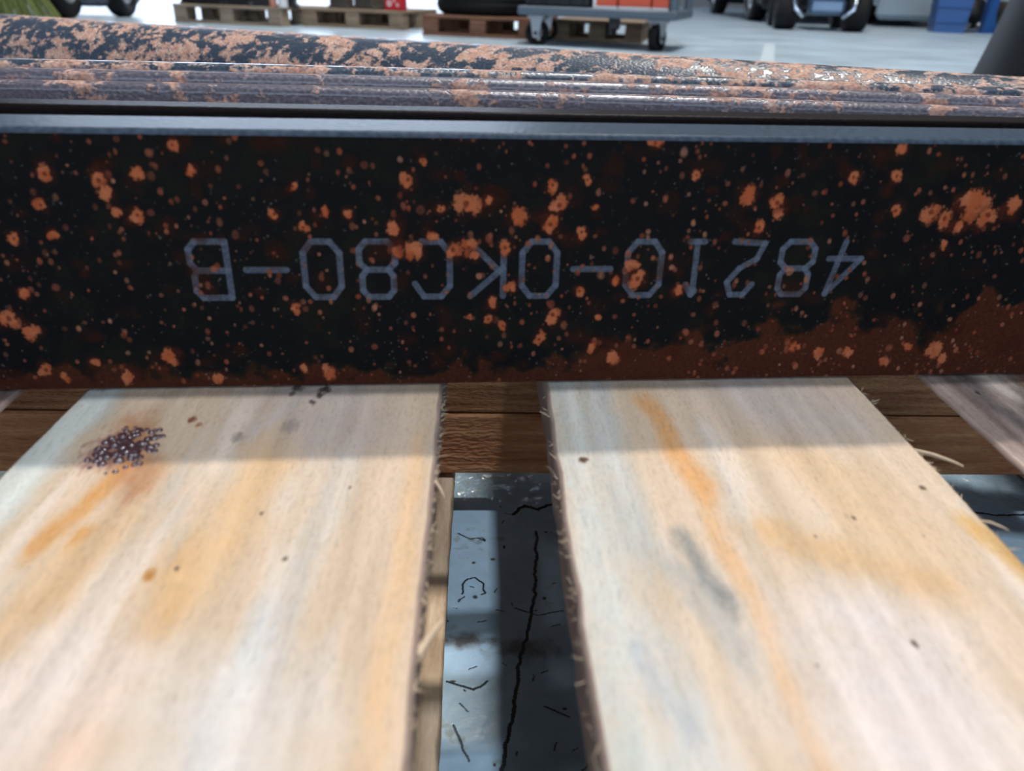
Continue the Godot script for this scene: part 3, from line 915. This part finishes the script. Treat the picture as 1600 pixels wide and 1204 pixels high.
# ---------------------------------------------------------------- leaf springs
func leaf(parent: Node3D, x0: float, x1: float, zf: float, t: float, y0: float, h: float, r: float, bow: float, m: Material, face: Material = null, seg := 60) -> MeshInstance3D:
	var prof := rrect(-t, 0.0, y0, y0 + h, r)
	var g := geo()
	var frames := []
	var us := []
	for i in seg + 1:
		var x := lerpf(x0, x1, float(i) / seg)
		var th := x * bow
		frames.append(Transform3D(Basis(Vector3(th, 0, 1).normalized(), Vector3.UP, Vector3(1, 0, -th).normalized()), Vector3(x, 0, zf - x * x * bow * 0.5)))
		us.append(x)
	var f: Geo = null
	var outer := geo()
	if face != null:
		# the flat front is a surface of its own
		f = geo()
		var fp := []
		for p in [[Vector2(0.00005, y0 + 0.0002), 0.999], [Vector2(0.00005, y0 + h - r), 1.0 - (h - r) / 0.07]]:
			fp.append([p[0], Vector2(1, 0), p[1]])
		for span in [[-0.18, 0.18, 24], [x0, -0.18, 20], [0.18, x1, 20]]:
			var fr := []
			var us2 := []
			for i in span[2] + 1:
				var x := lerpf(span[0], span[1], float(i) / span[2])
				var th := x * bow
				fr.append(Transform3D(Basis(Vector3(th, 0, 1).normalized(), Vector3.UP, Vector3(1, 0, -th).normalized()), Vector3(x, 0, zf - x * x * bow * 0.5)))
				us2.append((x + 0.18) / 0.36)
			(f if span[0] == -0.18 else outer).sweep(fp, fr, us2)
		var k := 5
		var rest := []
		for i in range(k + 1, prof.size()):
			rest.append([prof[i][0], prof[i][1], prof[i][2] * 5.0])
		for i in k + 1:
			rest.append([prof[i][0], prof[i][1], (prof[-1][2] + prof[i][2]) * 5.0])
		for i in us.size(): us[i] *= 2.0
		g.sweep(rest, frames, us)
	else:
		var pp := []
		for p in prof:
			pp.append([p[0], p[1], p[2] * 5.0])
		pp.append([prof[0][0], prof[0][1], pp[-1][2] + prof[-1][0].distance_to(prof[0][0]) * 5.0])
		for i in us.size(): us[i] *= 2.0
		g.sweep(pp, frames, us)
	g.cap(prof, frames[0], -frames[0].basis.z)
	g.cap(prof, frames[-1], frames[-1].basis.z)
	var o := part("leaf", g, m, parent, f, face)
	if face != null:
		outer.into(o.mesh, M["spotted rusty paint"])
	return o

func eye(parent: Node3D, x: float, z: float, y0: float, h: float, m: Material) -> void:
	var g := geo()
	g.lathe([Vector2(0.014, y0), Vector2(0.022, y0), Vector2(0.024, y0 + 0.002), Vector2(0.024, y0 + h - 0.002), Vector2(0.022, y0 + h), Vector2(0.014, y0 + h), Vector2(0.014, y0)], Transform3D(Basis(), Vector3(x, 0, z)), 24)
	part("spring_eye", g, m, parent)

func springs() -> void:
	var a := thing("leaf_spring", Vector3(0, DECK + 0.0003, -0.2036), atan(0.103), "black rust-spotted leaf spring with upside-down white stencilled digits on its broad face", "leaf spring", "leaf springs on the near pallet")
	var l := leaf(a, -0.52, 0.52, 0.0, 0.0135, 0.0, 0.0713, 0.0014, 0.02, M["dusty black paint"], M["stencilled rusty paint"])
	l.set_meta("label", "front blade with a stencilled number standing upside down")
	leaf(a, -0.45, 0.45, -0.0137, 0.0140, 0.0, 0.0703, 0.0022, 0.02, M["dusty black paint"])
	eye(a, -0.54, -0.012, 0.0, 0.070, M["dusty black paint"]); eye(a, 0.54, -0.012, 0.0, 0.070, M["dusty black paint"])
	var b := thing("leaf_spring", Vector3(0, DECK + 0.0003, -0.2540), atan(0.085), "thin single dark leaf spring squeezed between the stencilled spring and the rusty stack", "leaf spring", "leaf springs on the near pallet")
	leaf(b, -0.42, 0.42, 0.0, 0.0120, 0.0, 0.0692, 0.0012, 0.02, M["dark brown paint"])
	var d := thing("leaf_spring", Vector3(0, DECK + 0.0003, -0.3455), atan(0.015), "rusty stack of three leaf spring blades pressed together behind the thin dark one", "leaf spring", "leaf springs on the near pallet")
	var z := 0.0
	for i in 3:
		var tt: float = [0.0105, 0.0105, 0.0110][i]
		leaf(d, -0.40 + 0.02 * i, 0.30 - 0.02 * i, z, tt, 0.0, [0.0645, 0.0680, 0.0705][i], 0.0035, -0.42, M["half rusted paint"] if i < 2 else M["rust crust"])
		z -= tt + 0.0004
	# a thick round bar behind them
	var c := thing("steel_bar", Vector3(0.0, DECK + 0.0003, -0.530), atan(-0.43), "thick round rust-speckled steel bar slanting away behind the leaf springs", "steel bar")
	var g := geo()
	var prof := []
	var frames := []
	var us := []
	for k in 33:
		var w := TAU * k / 32.0
		prof.append([Vector2(cos(w) * 0.035, 0.0352 + sin(w) * 0.0352), Vector2(cos(w), sin(w)), k / 32.0 * 1.1])
	for i in 61:
		var x := lerpf(-0.62, 0.40, i / 60.0)
		frames.append(Transform3D(Basis(Vector3(0, 0, 1), Vector3.UP, Vector3(1, 0, 0)), Vector3(x, 0, -x * x * 0.05)))
		us.append(x * 2.0)
	g.sweep(prof, frames, us)
	part("bar", g, M["rust crust"], c)
	for e in [0, 60]:
		g = geo()
		g.cap(prof, frames[e], Vector3(1, 0, 0) * (-1.0 if e == 0 else 1.0))
		part("cut_end", g, M["dusty black paint"], c)

func bollard() -> void:
	var t := thing("bollard", Vector3(1.075, 0, -1.60), 0.0, "thick dark grey steel bollard with a flared foot beyond the right end of the springs", "bollard")
	var g := geo()
	var prof := [Vector2(0.0001, 0.0), Vector2(0.26, 0.0), Vector2(0.26, 0.01)]
	for i in 13:
		var u := i / 12.0
		prof.append(Vector2(0.135 + 0.075 * pow(1.0 - u, 2.0), 0.02 + 0.5 * u))
	prof.append_array([Vector2(0.13, 0.95), Vector2(0.12, 0.985), Vector2(0.08, 1.0), Vector2(0.0001, 1.0)])
	g.lathe(prof, Transform3D(), 40)
	part("post", g, triplanar(M["bollard paint"], 3.0), t)
	for k in 4:
		var a := TAU * k / 4.0 + 0.5
		g = geo()
		g.lathe([Vector2(0.012, 0.01), Vector2(0.012, 0.024), Vector2(0.009, 0.028), Vector2(0.0001, 0.028)], Transform3D(Basis(), Vector3(cos(a) * 0.252, 0, sin(a) * 0.252)), 6)
		part("anchor_bolt", g, M["steel dark"], t)

# ---------------------------------------------------------------- far things on the floor
func far_pallet(at: Vector3, turn: float, w: float, d: float, wood: Material, label: String) -> Node3D:
	# front edge centred on at, going back along local -z; three stringers, boards across
	var t := thing("wooden_pallet", at, turn, label, "pallet", "pallets at the back")
	for i in 3:
		for k in 3:
			var g := geo()
			g.box(Vector3((i - 1) * (w * 0.5 - 0.045), 0.049, -0.052 - (d - 0.104) * k * 0.5), Vector3(0.085, 0.066, 0.10), 0.004)
			part("block", g, wood, t)
	var n := 6
	for i in n:
		var g := geo()
		g.box(Vector3(0, 0.090, -0.05 - (d - 0.1) * i / (n - 1.0)), Vector3(w, 0.016, 0.095), 0.003)
		part("deck_board", g, wood, t)
	for i in 3:
		var g := geo()
		g.box(Vector3(0, 0.008, -0.05 - (d - 0.1) * i / 2.0), Vector3(w, 0.016, 0.095), 0.003)
		part("bottom_board", g, wood, t)
	return t

func tyre_mesh(r: float, w: float, rin: float) -> Geo:    # axis along y, centred
	var g := geo()
	var h := w * 0.5
	g.lathe([Vector2(rin, -h * 0.8), Vector2(rin + 0.02, -h * 0.95), Vector2(r * 0.86, -h), Vector2(r * 0.96, -h * 0.86), Vector2(r, -h * 0.6), Vector2(r, -h * 0.45), Vector2(r * 0.985, -h * 0.42), Vector2(r * 0.985, -h * 0.36), Vector2(r, -h * 0.33), Vector2(r, -h * 0.05), Vector2(r * 0.985, -h * 0.03), Vector2(r * 0.985, h * 0.03), Vector2(r, h * 0.05), Vector2(r, h * 0.33), Vector2(r * 0.985, h * 0.36), Vector2(r * 0.985, h * 0.42), Vector2(r, h * 0.45), Vector2(r, h * 0.6), Vector2(r * 0.96, h * 0.86), Vector2(r * 0.86, h), Vector2(rin + 0.02, h * 0.95), Vector2(rin, h * 0.8), Vector2(rin, -h * 0.8)], Transform3D(), 40)
	return g

func back_pallets() -> void:
	var a := far_pallet(Vector3(-1.70, 0, -4.86), -0.25, 0.70, 0.62, M["pallet wood pale"], "leftmost pale wooden pallet at the back, loaded with dark engine parts")
	var b := far_pallet(Vector3(-0.98, 0, -4.86), -0.22, 0.62, 0.62, M["pallet wood"], "wooden pallet at the back carrying grey castings and a red tin")
	var c := far_pallet(Vector3(-0.235, 0, -4.36), -0.22, 0.60, 0.66, M["pallet wood red"], "reddish wooden pallet carrying a tyre laid flat beside the cart")
	far_pallet(Vector3(0.375, 0, -4.30), -0.22, 0.46, 0.55, M["pallet wood"], "wooden pallet standing right behind the grey cart")
	# a tyre lying flat
	var t := thing("tyre", c.transform * Vector3(-0.01, 0.098, -0.33), 0.2, "black tyre lying flat on the reddish pallet beside the cart", "tyre")
	var g := tyre_mesh(0.30, 0.21, 0.19)
	for i in g.v.size():
		g.v[i].y += 0.105
	part("tread", g, M["rubber"], t)
	# engine parts on the left pallet
	var spec := [[-0.30, -0.16, 0.14, 0.12, 0.16, "castings dark"], [-0.14, -0.14, 0.15, 0.14, 0.18, "castings dark"], [0.02, -0.15, 0.15, 0.10, 0.20, "castings dark"], [0.17, -0.14, 0.13, 0.16, 0.16, "castings dark"], [0.31, -0.17, 0.12, 0.15, 0.16, "castings dark"]]
	var labels := ["dark engine casting at the left end of the leftmost pallet", "dark engine casting second from the left on the leftmost pallet", "low dark engine casting in the middle of the leftmost pallet", "tall dark engine casting right of the middle of the leftmost pallet", "dark engine casting at the right end of the leftmost pallet"]
	for i in spec.size():
		var s: Array = spec[i]
		casting(a.transform * Vector3(s[0], 0.098, s[1]), -0.25 + 0.1 * i, s[2] * 0.92, s[3], s[4], M[s[5]], labels[i], i)
	casting(b.transform * Vector3(-0.12, 0.098, -0.15), -0.2, 0.13, 0.18, 0.16, M["castings"], "grey ribbed casting on the pallet left of the red tin", 7)
	casting(b.transform * Vector3(0.055, 0.098, -0.16), -0.5, 0.17, 0.15, 0.18, M["castings"], "brownish grey slanted casting next to the red tin", 8)
	# white tub, pink tub
	for s in [[a, 0.345, -0.045, 0.028, 0.11, "pale plastic", "small white plastic tub at the right end of the leftmost pallet", "tub"], [a, 0.285, -0.045, 0.022, 0.10, "pink plastic", "small pinkish plastic tub beside the white one on the leftmost pallet", "tub"]]:
		var o := thing("plastic_tub", s[0].transform * Vector3(s[1], 0.098, s[2]), 0.0, s[6], s[7])
		g = geo()
		g.lathe([Vector2(0.0001, 0), Vector2(s[3] * 0.9, 0), Vector2(s[3] * 0.92, 0.003), Vector2(s[3], s[4])], Transform3D(), 20)
		part("body", g, M[s[5]], o)
		g = geo()
		g.lathe([Vector2(s[3] * 1.08, s[4] - 0.008), Vector2(s[3] * 1.08, s[4] + 0.006), Vector2(s[3] * 1.0, s[4] + 0.01), Vector2(0.0001, s[4] + 0.01)], Transform3D(), 20)
		part("lid", g, M[s[5]], o)
	# red tin with white round marks
	var r := thing("red_tin", b.transform * Vector3(0.225, 0.098, -0.12), -0.2, "bright red tin with white round marks on the right end of a pallet", "tin")
	g = geo()
	g.box(Vector3(0, 0.07, 0), Vector3(0.115, 0.14, 0.07), 0.006)
	part("body", g, M["red"], r)
	for q in [[-0.028, 0.035, 0.014], [0.022, 0.028, 0.009], [0.002, 0.05, 0.007]]:
		g = geo()
		g.lathe([Vector2(q[2] * 0.55, 0.0012), Vector2(q[2], 0.0012), Vector2(q[2], 0.0)], Transform3D(Basis(Vector3.RIGHT, PI / 2), Vector3(q[0], q[1], 0.0345)), 16)
		part("printed_mark", g, M["white card"], r)
	g = geo()
	g.lathe([Vector2(0.02, 0.14), Vector2(0.02, 0.155), Vector2(0.0001, 0.155)], Transform3D(), 16)
	part("screw_cap", g, M["black paint"], r)

func casting(at: Vector3, turn: float, w: float, h: float, d: float, m: Material, label: String, seed_: int) -> void:
	var t := thing("engine_part", at, turn, label, "engine part", "engine parts on the back pallets")
	var rng := RandomNumberGenerator.new()
	rng.seed = 900 + seed_
	var g := geo()
	g.box(Vector3(0, h * 0.5, 0), Vector3(w * 0.8, h, d * 0.7), 0.012)
	for i in 5:
		g.box(Vector3(w * (-0.36 + 0.18 * i), h * 0.45, d * 0.30), Vector3(0.010, h * 0.8, d * 0.22), 0.003)
	part("block", g, m, t)
	g = geo()
	g.box(Vector3(0, 0.008, 0.0), Vector3(w * 0.98, 0.016, d * 0.8), 0.004)
	part("flange", g, m, t)
	g = geo()
	for i in 3:
		var r := rng.randf_range(0.012, 0.024)
		var x := rng.randf_range(-0.3, 0.3) * w
		g.lathe([Vector2(0.0001, d * 0.48), Vector2(r * 0.7, d * 0.48), Vector2(r, d * 0.46), Vector2(r, d * 0.2)], Transform3D(Basis(Vector3.RIGHT, PI / 2), Vector3(x, h * rng.randf_range(0.4, 0.75), 0)), 14)
	part("bosses", g, M["castings dark"], t)
	g = geo()
	var p := Vector3(rng.randf_range(-0.3, 0.3) * w, h, 0)
	g.tube([p, p + Vector3(0.01, 0.04, 0.02), p + Vector3(0.05, 0.06, 0.04), p + Vector3(0.09 * rng.randf_range(0.2, 0.5), 0.02, 0.07)], 0.007, 0.007)
	part("hose", g, M["rubber"], t)

func caster(parent: Node3D, x: float, z: float, turn: float, h: float) -> void:
	var c := Node3D.new()
	c.name = "caster"
	parent.add_child(c, true)
	c.position = Vector3(x, 0, z)
	c.rotation.y = turn
	var r := 0.052
	var g := tyre_mesh(r, 0.036, 0.034)
	for i in g.v.size():
		g.v[i] = Vector3(g.v[i].x, g.v[i].z + r, g.v[i].y); g.n[i] = Vector3(g.n[i].x, g.n[i].z, g.n[i].y)
	for i in range(0, g.ix.size(), 3):
		var q := g.ix[i]
		g.ix[i] = g.ix[i + 1]; g.ix[i + 1] = q
	part("wheel", g, M["rubber"], c)
	g = geo()
	for s in [-1.0, 1.0]:
		g.prism(PackedVector2Array([Vector2(-0.03, h - 0.008), Vector2(-0.014, r - 0.016), Vector2(0.0, r - 0.022), Vector2(0.014, r - 0.016), Vector2(0.03, h - 0.008)]), 0.003, Transform3D(Basis(), Vector3(0, 0, s * 0.025)))
	g.box(Vector3(0, h - 0.006, 0), Vector3(0.08, 0.012, 0.07), 0.002)
	part("fork", g, M["zinc"], c)
	g = geo()
	g.lathe([Vector2(0.0001, -0.03), Vector2(0.009, -0.03), Vector2(0.009, 0.03), Vector2(0.0001, 0.03)], Transform3D(Basis(Vector3.RIGHT, PI / 2), Vector3(0, r, 0)), 12)
	part("axle", g, M["steel dark"], c)

func cart() -> void:
	var t := thing("platform_cart", Vector3(0.333, 0, -3.85), -0.325, "grey steel platform cart on black casters in front of the back pallets", "cart")
	var h := 0.126
	var g := geo()
	g.box(Vector3(0.0, h + 0.019, -0.20), Vector3(0.73, 0.038, 0.50), 0.006)
	part("platform", g, M["cart grey"], t)
	g = geo()
	g.tube([Vector3(0.342, h + 0.03, 0.02), Vector3(0.342, 0.95, 0.02), Vector3(0.342, 0.99, -0.03), Vector3(0.342, 0.99, -0.37), Vector3(0.342, 0.95, -0.42), Vector3(0.342, h + 0.03, -0.42)], 0.022, 0.022, 12)
	part("handle", g, M["cart grey"], t)
	g = geo()
	g.box(Vector3(0.06, h - 0.025, -0.10), Vector3(0.05, 0.05, 0.03), 0.004); g.box(Vector3(0.045, h - 0.05, -0.10), Vector3(0.02, 0.05, 0.02), 0.003)
	part("brake_bracket", g, M["steel dark"], t)
	caster(t, -0.28, 0.0, 0.0, h); caster(t, 0.28, 0.0, 1.25, h); caster(t, -0.345, -0.36, 0.3, h); caster(t, 0.215, -0.36, 1.2, h)
	var at := func(x: float, z: float) -> Vector3: return t.transform * Vector3(x, h + 0.038, z)
	var names := ["orange carton with a white foot, leftmost of three on the grey cart", "wide orange carton in the middle of three on the grey cart", "orange carton nearest the handle of the grey cart"]
	var i := 0
	for s in [[0.035, 0.105], [0.168, 0.142], [0.282, 0.07]]:
		var o := thing("carton", at.call(s[0], -0.06), -0.325, names[i], "carton", "orange cartons on the cart")
		g = geo(); g.box(Vector3(0, 0.105, 0), Vector3(s[1], 0.19, 0.16), 0.003)
		part("box", g, M["orange card"], o)
		g = geo(); g.box(Vector3(0, 0.005, 0), Vector3(s[1] + 0.002, 0.010, 0.162), 0.001)
		part("white_foot", g, M["white card"], o)
		if i == 0:
			g = geo(); g.box(Vector3(-s[1] * 0.5 + 0.006, 0.105, 0.0805), Vector3(0.014, 0.19, 0.002), 0.0005)
			part("white_edge", g, M["white card"], o)
		i += 1
	var o := thing("crate", at.call(-0.19, -0.12), -0.325, "black plastic crate left of the orange cartons on the grey cart", "crate")
	g = geo()
	g.box(Vector3(0, 0.10, 0), Vector3(0.31, 0.20, 0.24), 0.006)
	part("body", g, M["navy plastic"], o)
	g = geo()
	g.box(Vector3(0, 0.205, 0), Vector3(0.33, 0.012, 0.26), 0.004)
	for k in 5:
		g.box(Vector3(-0.12 + 0.06 * k, 0.10, 0.122), Vector3(0.008, 0.19, 0.006), 0.001)
	part("rim", g, M["navy plastic"], o)

func wheel(parent: Node3D, at: Vector3, r: float, w: float, side: float) -> void:    # axle along local x, side is the way the rim faces
	var n := Node3D.new()
	n.name = "wheel"
	parent.add_child(n, true)
	n.position = at
	n.rotation.z = -PI / 2 * side
	part("tyre", tyre_mesh(r, w, r * 0.62), M["rubber"], n)
	var g := geo()
	var h := w * 0.5
	g.lathe([Vector2(r * 0.64, -h * 0.8), Vector2(r * 0.62, h * 0.3), Vector2(r * 0.6, h * 0.75), Vector2(r * 0.56, h * 0.8), Vector2(r * 0.52, h * 0.4), Vector2(r * 0.3, h * 0.35), Vector2(r * 0.2, h * 0.6), Vector2(r * 0.14, h * 0.75), Vector2(0.0001, h * 0.78)], Transform3D(), 28)
	for k in 5:
		var a := TAU * k / 5.0
		g.box(Vector3(cos(a) * r * 0.38, h * 0.5, sin(a) * r * 0.38), Vector3(r * 0.42, h * 0.25, r * 0.12), 0.004, Basis(Vector3.UP, -a))
	part("rim", g, M["zinc"], n)

func vehicle(called: String, at: Vector3, turn: float, L: float, W: float, H: float, r: float, body: Material, trim_: Material, label: String, cat: String) -> Node3D:
	var t := thing(called, at, turn, label, cat)
	var s := r * 0.5
	var zf := L * 0.5 - r * 1.55
	var zr := -L * 0.5 + r * 1.7
	var p := PackedVector2Array([Vector2(-L * 0.5, s), Vector2(-L * 0.5 - 0.02, H * 0.5), Vector2(-L * 0.46, H * 0.62), Vector2(-L * 0.36, H * 0.95), Vector2(-L * 0.30, H), Vector2(L * 0.05, H), Vector2(L * 0.10, H * 0.97), Vector2(L * 0.22, H * 0.66), Vector2(L * 0.45, H * 0.58), Vector2(L * 0.5, H * 0.45), Vector2(L * 0.5, s)])
	for zc in [zf, zr]:
		for k in 9:
			var a := PI * k / 8.0
			p.append(Vector2(zc + cos(a) * r * 1.14, maxf(s, r + sin(a) * r * 1.14)))
	var f := Transform3D(Basis(Vector3(0, 0, 1), Vector3(0, 1, 0), Vector3(-1, 0, 0)), Vector3.ZERO)
	var g := geo()
	g.prism(p, W, f)
	part("body", g, body, t)
	g = geo()
	for sd in [-1.0, 1.0]:
		for q in [[-0.30, -0.14], [-0.12, 0.07]]:
			g.prism(PackedVector2Array([Vector2(L * q[0], H * 0.66), Vector2(L * (q[0] + 0.02), H * 0.94), Vector2(L * (q[1] - 0.01), H * 0.94), Vector2(L * (q[1] + 0.03), H * 0.66)]), 0.012, f.translated(Vector3(sd * W * 0.5, 0, 0)))
	g.prism(PackedVector2Array([Vector2(L * 0.115, H * 0.94), Vector2(L * 0.225, H * 0.67), Vector2(L * 0.235, H * 0.67), Vector2(L * 0.125, H * 0.94)]), W * 0.9, f)
	part("windows", g, M["glass dark"], t)
	for e in [[0.5, 1.0], [-0.5, -1.0]]:
		g = geo()
		g.box(Vector3(0, s + (0.02 if H > 1.6 else 0.09), L * e[0] + e[1] * 0.05), Vector3(W * 0.98, 0.26 if H > 1.6 else 0.22, 0.12), 0.04)
		part("bumper", g, trim_, t)
		g = geo()
		g.box(Vector3(0, s + 0.07, L * e[0] + e[1] * 0.112), Vector3(W * 0.22, 0.06, 0.01), 0.003)
		part("bumper_recess", g, M["black paint"], t)
		for sd in [-1.0, 1.0]:
			g = geo()
			g.box(Vector3(sd * W * 0.38, s + 0.26, L * e[0] + e[1] * 0.02), Vector3(W * 0.18, 0.10, 0.06), 0.02)
			part("lamp_lens", g, M["chrome"] if e[1] > 0.0 else M["red lens"], t)
	for sd in [-1.0, 1.0]:
		for zc in [zf, zr]:
			wheel(t, Vector3(sd * (W * 0.5 - r * 0.28), r, zc), r, r * 0.62, sd)
	return t

func left_side() -> void:
	# broom standing on its bristles
	var t := thing("broom", Vector3(-2.93, 0, -4.76), 0.15, "broom with a wide fan of yellow-green bristles standing on the floor", "broom")
	var rng := RandomNumberGenerator.new()
	rng.seed = 31
	var g := geo()
	for i in 520:
		var u := rng.randf_range(-1, 1)
		var w := rng.randf_range(-1, 1)
		var top := Vector3(u * 0.13, 0.36, w * 0.03)
		var bot := Vector3(u * 0.30 + rng.randf_range(-0.012, 0.012), 0.002 + absf(rng.randf()) * 0.02, w * 0.055)
		g.tube([bot, bot.lerp(top, 0.5) + Vector3(-u * 0.012, 0, 0), top], 0.0022, 0.0026, 4)
	var br := part("bristles", g, M["bristle"], t)
	br.set_meta("kind", "stuff")
	g = geo(); g.box(Vector3(0, 0.385, 0), Vector3(0.30, 0.06, 0.08), 0.012)
	part("brush_block", g, M["pallet wood"], t)
	g = geo(); g.tube([Vector3(0, 0.40, 0), Vector3(-0.1, 1.6, -0.1)], 0.014, 0.014, 10)
	part("handle", g, M["pallet wood pale"], t)
	# low grey tow cart with rubber wheels
	var c := thing("tow_cart", Vector3(-2.92, 0, -5.46), 0.10, "low grey tow cart on rubber wheels behind the broom", "cart")
	g = geo()
	g.box(Vector3(0.03, 0.28, 0.0), Vector3(0.66, 0.44, 0.66), 0.03)
	g.box(Vector3(-0.02, 0.56, -0.12), Vector3(0.5, 0.14, 0.36), 0.03)
	part("body", g, M["sill grey"], c)
	g = geo()
	g.box(Vector3(0.11, 0.12, 0.335), Vector3(0.38, 0.10, 0.03), 0.008)
	part("front_skirt", g, M["sill grey"], c)
	for q in [[0.37, 0.10, 1.0], [-0.37, 0.10, -1.0], [0.17, 0.46, 1.0]]:
		wheel(c, Vector3(q[0], 0.19 if absf(q[0]) > 0.1 else 0.13, q[1]), 0.19 if absf(q[0]) > 0.1 else 0.13, 0.11, q[2])
	g = geo(); g.tube([Vector3(0, 0.20, 0.36), Vector3(0, 0.28, 0.50), Vector3(0, 0.75, 0.62)], 0.018, 0.018, 10)
	part("tow_bar", g, M["steel dark"], c)

func right_side() -> void:
	vehicle("car", Vector3(2.72, 0, -9.45), -0.06, 3.1, 0.95, 1.35, 0.27, M["black paint"], M["black paint"], "black car parked beyond the cart, its dark wheels and sill in shadow", "car")
	vehicle("pickup_truck", Vector3(4.06, 0, -9.65), PI - 0.06, 3.6, 1.5, 1.75, 0.34, M["pale grey paint"], M["pale grey paint"], "pale grey pickup with a dark slot in its bumper beside the blue bin", "pickup")
	# quad bike with chrome bars
	var q := thing("quad_bike", Vector3(2.27, 0, -6.62), -0.20, "small silver-blue quad bike with chrome bars and fat black tyres", "quad bike")
	var g := geo()
	g.box(Vector3(0.02, 0.30, -0.1), Vector3(0.30, 0.16, 0.7), 0.05)
	part("body", g, M["silver blue"], q)
	g = geo()
	g.box(Vector3(0.03, 0.17, 0.18), Vector3(0.27, 0.12, 0.08), 0.03)
	part("front_guard", g, M["silver blue"], q)
	for s in [-1.0, 1.0]:
		g = geo()
		g.tube([Vector3(s * 0.20, 0.42, 0.10), Vector3(s * 0.235, 0.28, 0.26), Vector3(s * 0.20, 0.15, 0.30), Vector3(s * 0.14, 0.10, 0.27)], 0.022, 0.018, 10)
		part("chrome_bar", g, M["chrome"], q)
		for z in [0.12, -0.48]:
			wheel(q, Vector3(s * 0.25, 0.15, z), 0.15, 0.16, s)
		g = geo()
		g.lathe([Vector2(0.0001, 0.02), Vector2(0.025, 0.015), Vector2(0.03, 0.0), Vector2(0.0001, -0.02)], Transform3D(Basis(Vector3.RIGHT, PI / 2), Vector3(s * 0.10, 0.36, 0.26)), 16)
		part("headlamp", g, M["chrome"], q)
	g = geo()
	g.box(Vector3(0, 0.44, -0.25), Vector3(0.22, 0.08, 0.42), 0.03)
	part("seat", g, M["rubber"], q)
	g = geo()
	g.tube([Vector3(-0.3, 0.62, 0.0), Vector3(-0.1, 0.58, 0.08), Vector3(0.1, 0.58, 0.08), Vector3(0.3, 0.62, 0.0)], 0.014, 0.014, 8)
	g.tube([Vector3(0, 0.58, 0.08), Vector3(0, 0.36, 0.14)], 0.02, 0.02, 8)
	part("handlebar", g, M["steel dark"], q)
	# blue bin
	var b := thing("bin", Vector3(3.44, 0, -6.95), -0.25, "ribbed blue plastic bin standing between the pickup and the blue post", "bin")
	g = geo()
	g.prism(PackedVector2Array([Vector2(-0.11, 0.0), Vector2(0.11, 0.0), Vector2(0.15, 0.62), Vector2(-0.15, 0.62)]), 0.26, Transform3D())
	part("body", g, M["bin blue"], b)
	g = geo()
	for y in [0.08, 0.19, 0.34, 0.5]:
		var w: float = 0.23 + 0.12 * y
		g.box(Vector3(0, y, 0.0), Vector3(w, 0.025, 0.28), 0.006)
	part("ribs", g, M["bin blue"], b)
	g = geo(); g.box(Vector3(0, 0.635, 0), Vector3(0.34, 0.035, 0.31), 0.01)
	part("lid", g, M["bin blue"], b)
	# blue post
	var p := thing("steel_post", Vector3(3.80, 0, -7.02), 0.1, "slim blue steel post with a foot plate right of the blue bin", "post")
	g = geo(); g.box(Vector3(0, 1.25, 0), Vector3(0.075, 2.5, 0.075), 0.006)
	part("post", g, M["bin blue"], p)
	g = geo(); g.box(Vector3(0.0, 0.006, 0), Vector3(0.22, 0.012, 0.22), 0.003)
	part("foot_plate", g, M["bin blue"], p)
	g = geo()
	g.prism(PackedVector2Array([Vector2(0.037, 0.012), Vector2(0.10, 0.012), Vector2(0.037, 0.20)]), 0.01, Transform3D())
	part("gusset", g, M["bin blue"], p)
	# greasy axle parts on the floor between bin and post
	var x := thing("axle_assembly", Vector3(3.86, 0, -7.42), 0.0, "greasy dark axle with pale hub ends lying behind the blue bin", "axle")
	g = geo()
	g.tube([Vector3(-0.22, 0.12, 0), Vector3(-0.08, 0.13, 0), Vector3(0, 0.15, 0), Vector3(0.08, 0.13, 0), Vector3(0.22, 0.12, 0)], 0.05, 0.05, 14)
	part("axle_tube", g, M["castings dark"], x)
	g = geo()
	g.lathe([Vector2(0.0001, -0.10), Vector2(0.10, -0.08), Vector2(0.13, 0.0), Vector2(0.10, 0.08), Vector2(0.0001, 0.10)], Transform3D(Basis(Vector3.RIGHT, PI / 2), Vector3(0, 0.14, 0)), 20)
	part("differential_housing", g, M["castings dark"], x)
	for s in [-1.0, 1.0]:
		g = geo()
		g.lathe([Vector2(0.0001, -0.03), Vector2(0.11, -0.03), Vector2(0.12, -0.02), Vector2(0.12, 0.02), Vector2(0.06, 0.03), Vector2(0.05, 0.06), Vector2(0.0001, 0.06)], Transform3D(Basis(Vector3.BACK, -PI / 2 * s), Vector3(s * 0.24, 0.12, 0)), 20)
		part("hub", g, M["castings"], x)
	for i in 3:
		g = geo()
		g.box(Vector3(-0.12 + 0.11 * i, 0.045, 0.20), Vector3(0.06, 0.05, 0.05), 0.012, Basis(Vector3(0.3, 1, 0.2).normalized(), i * 0.9))
		part("bracket", g, M["zinc"], x)
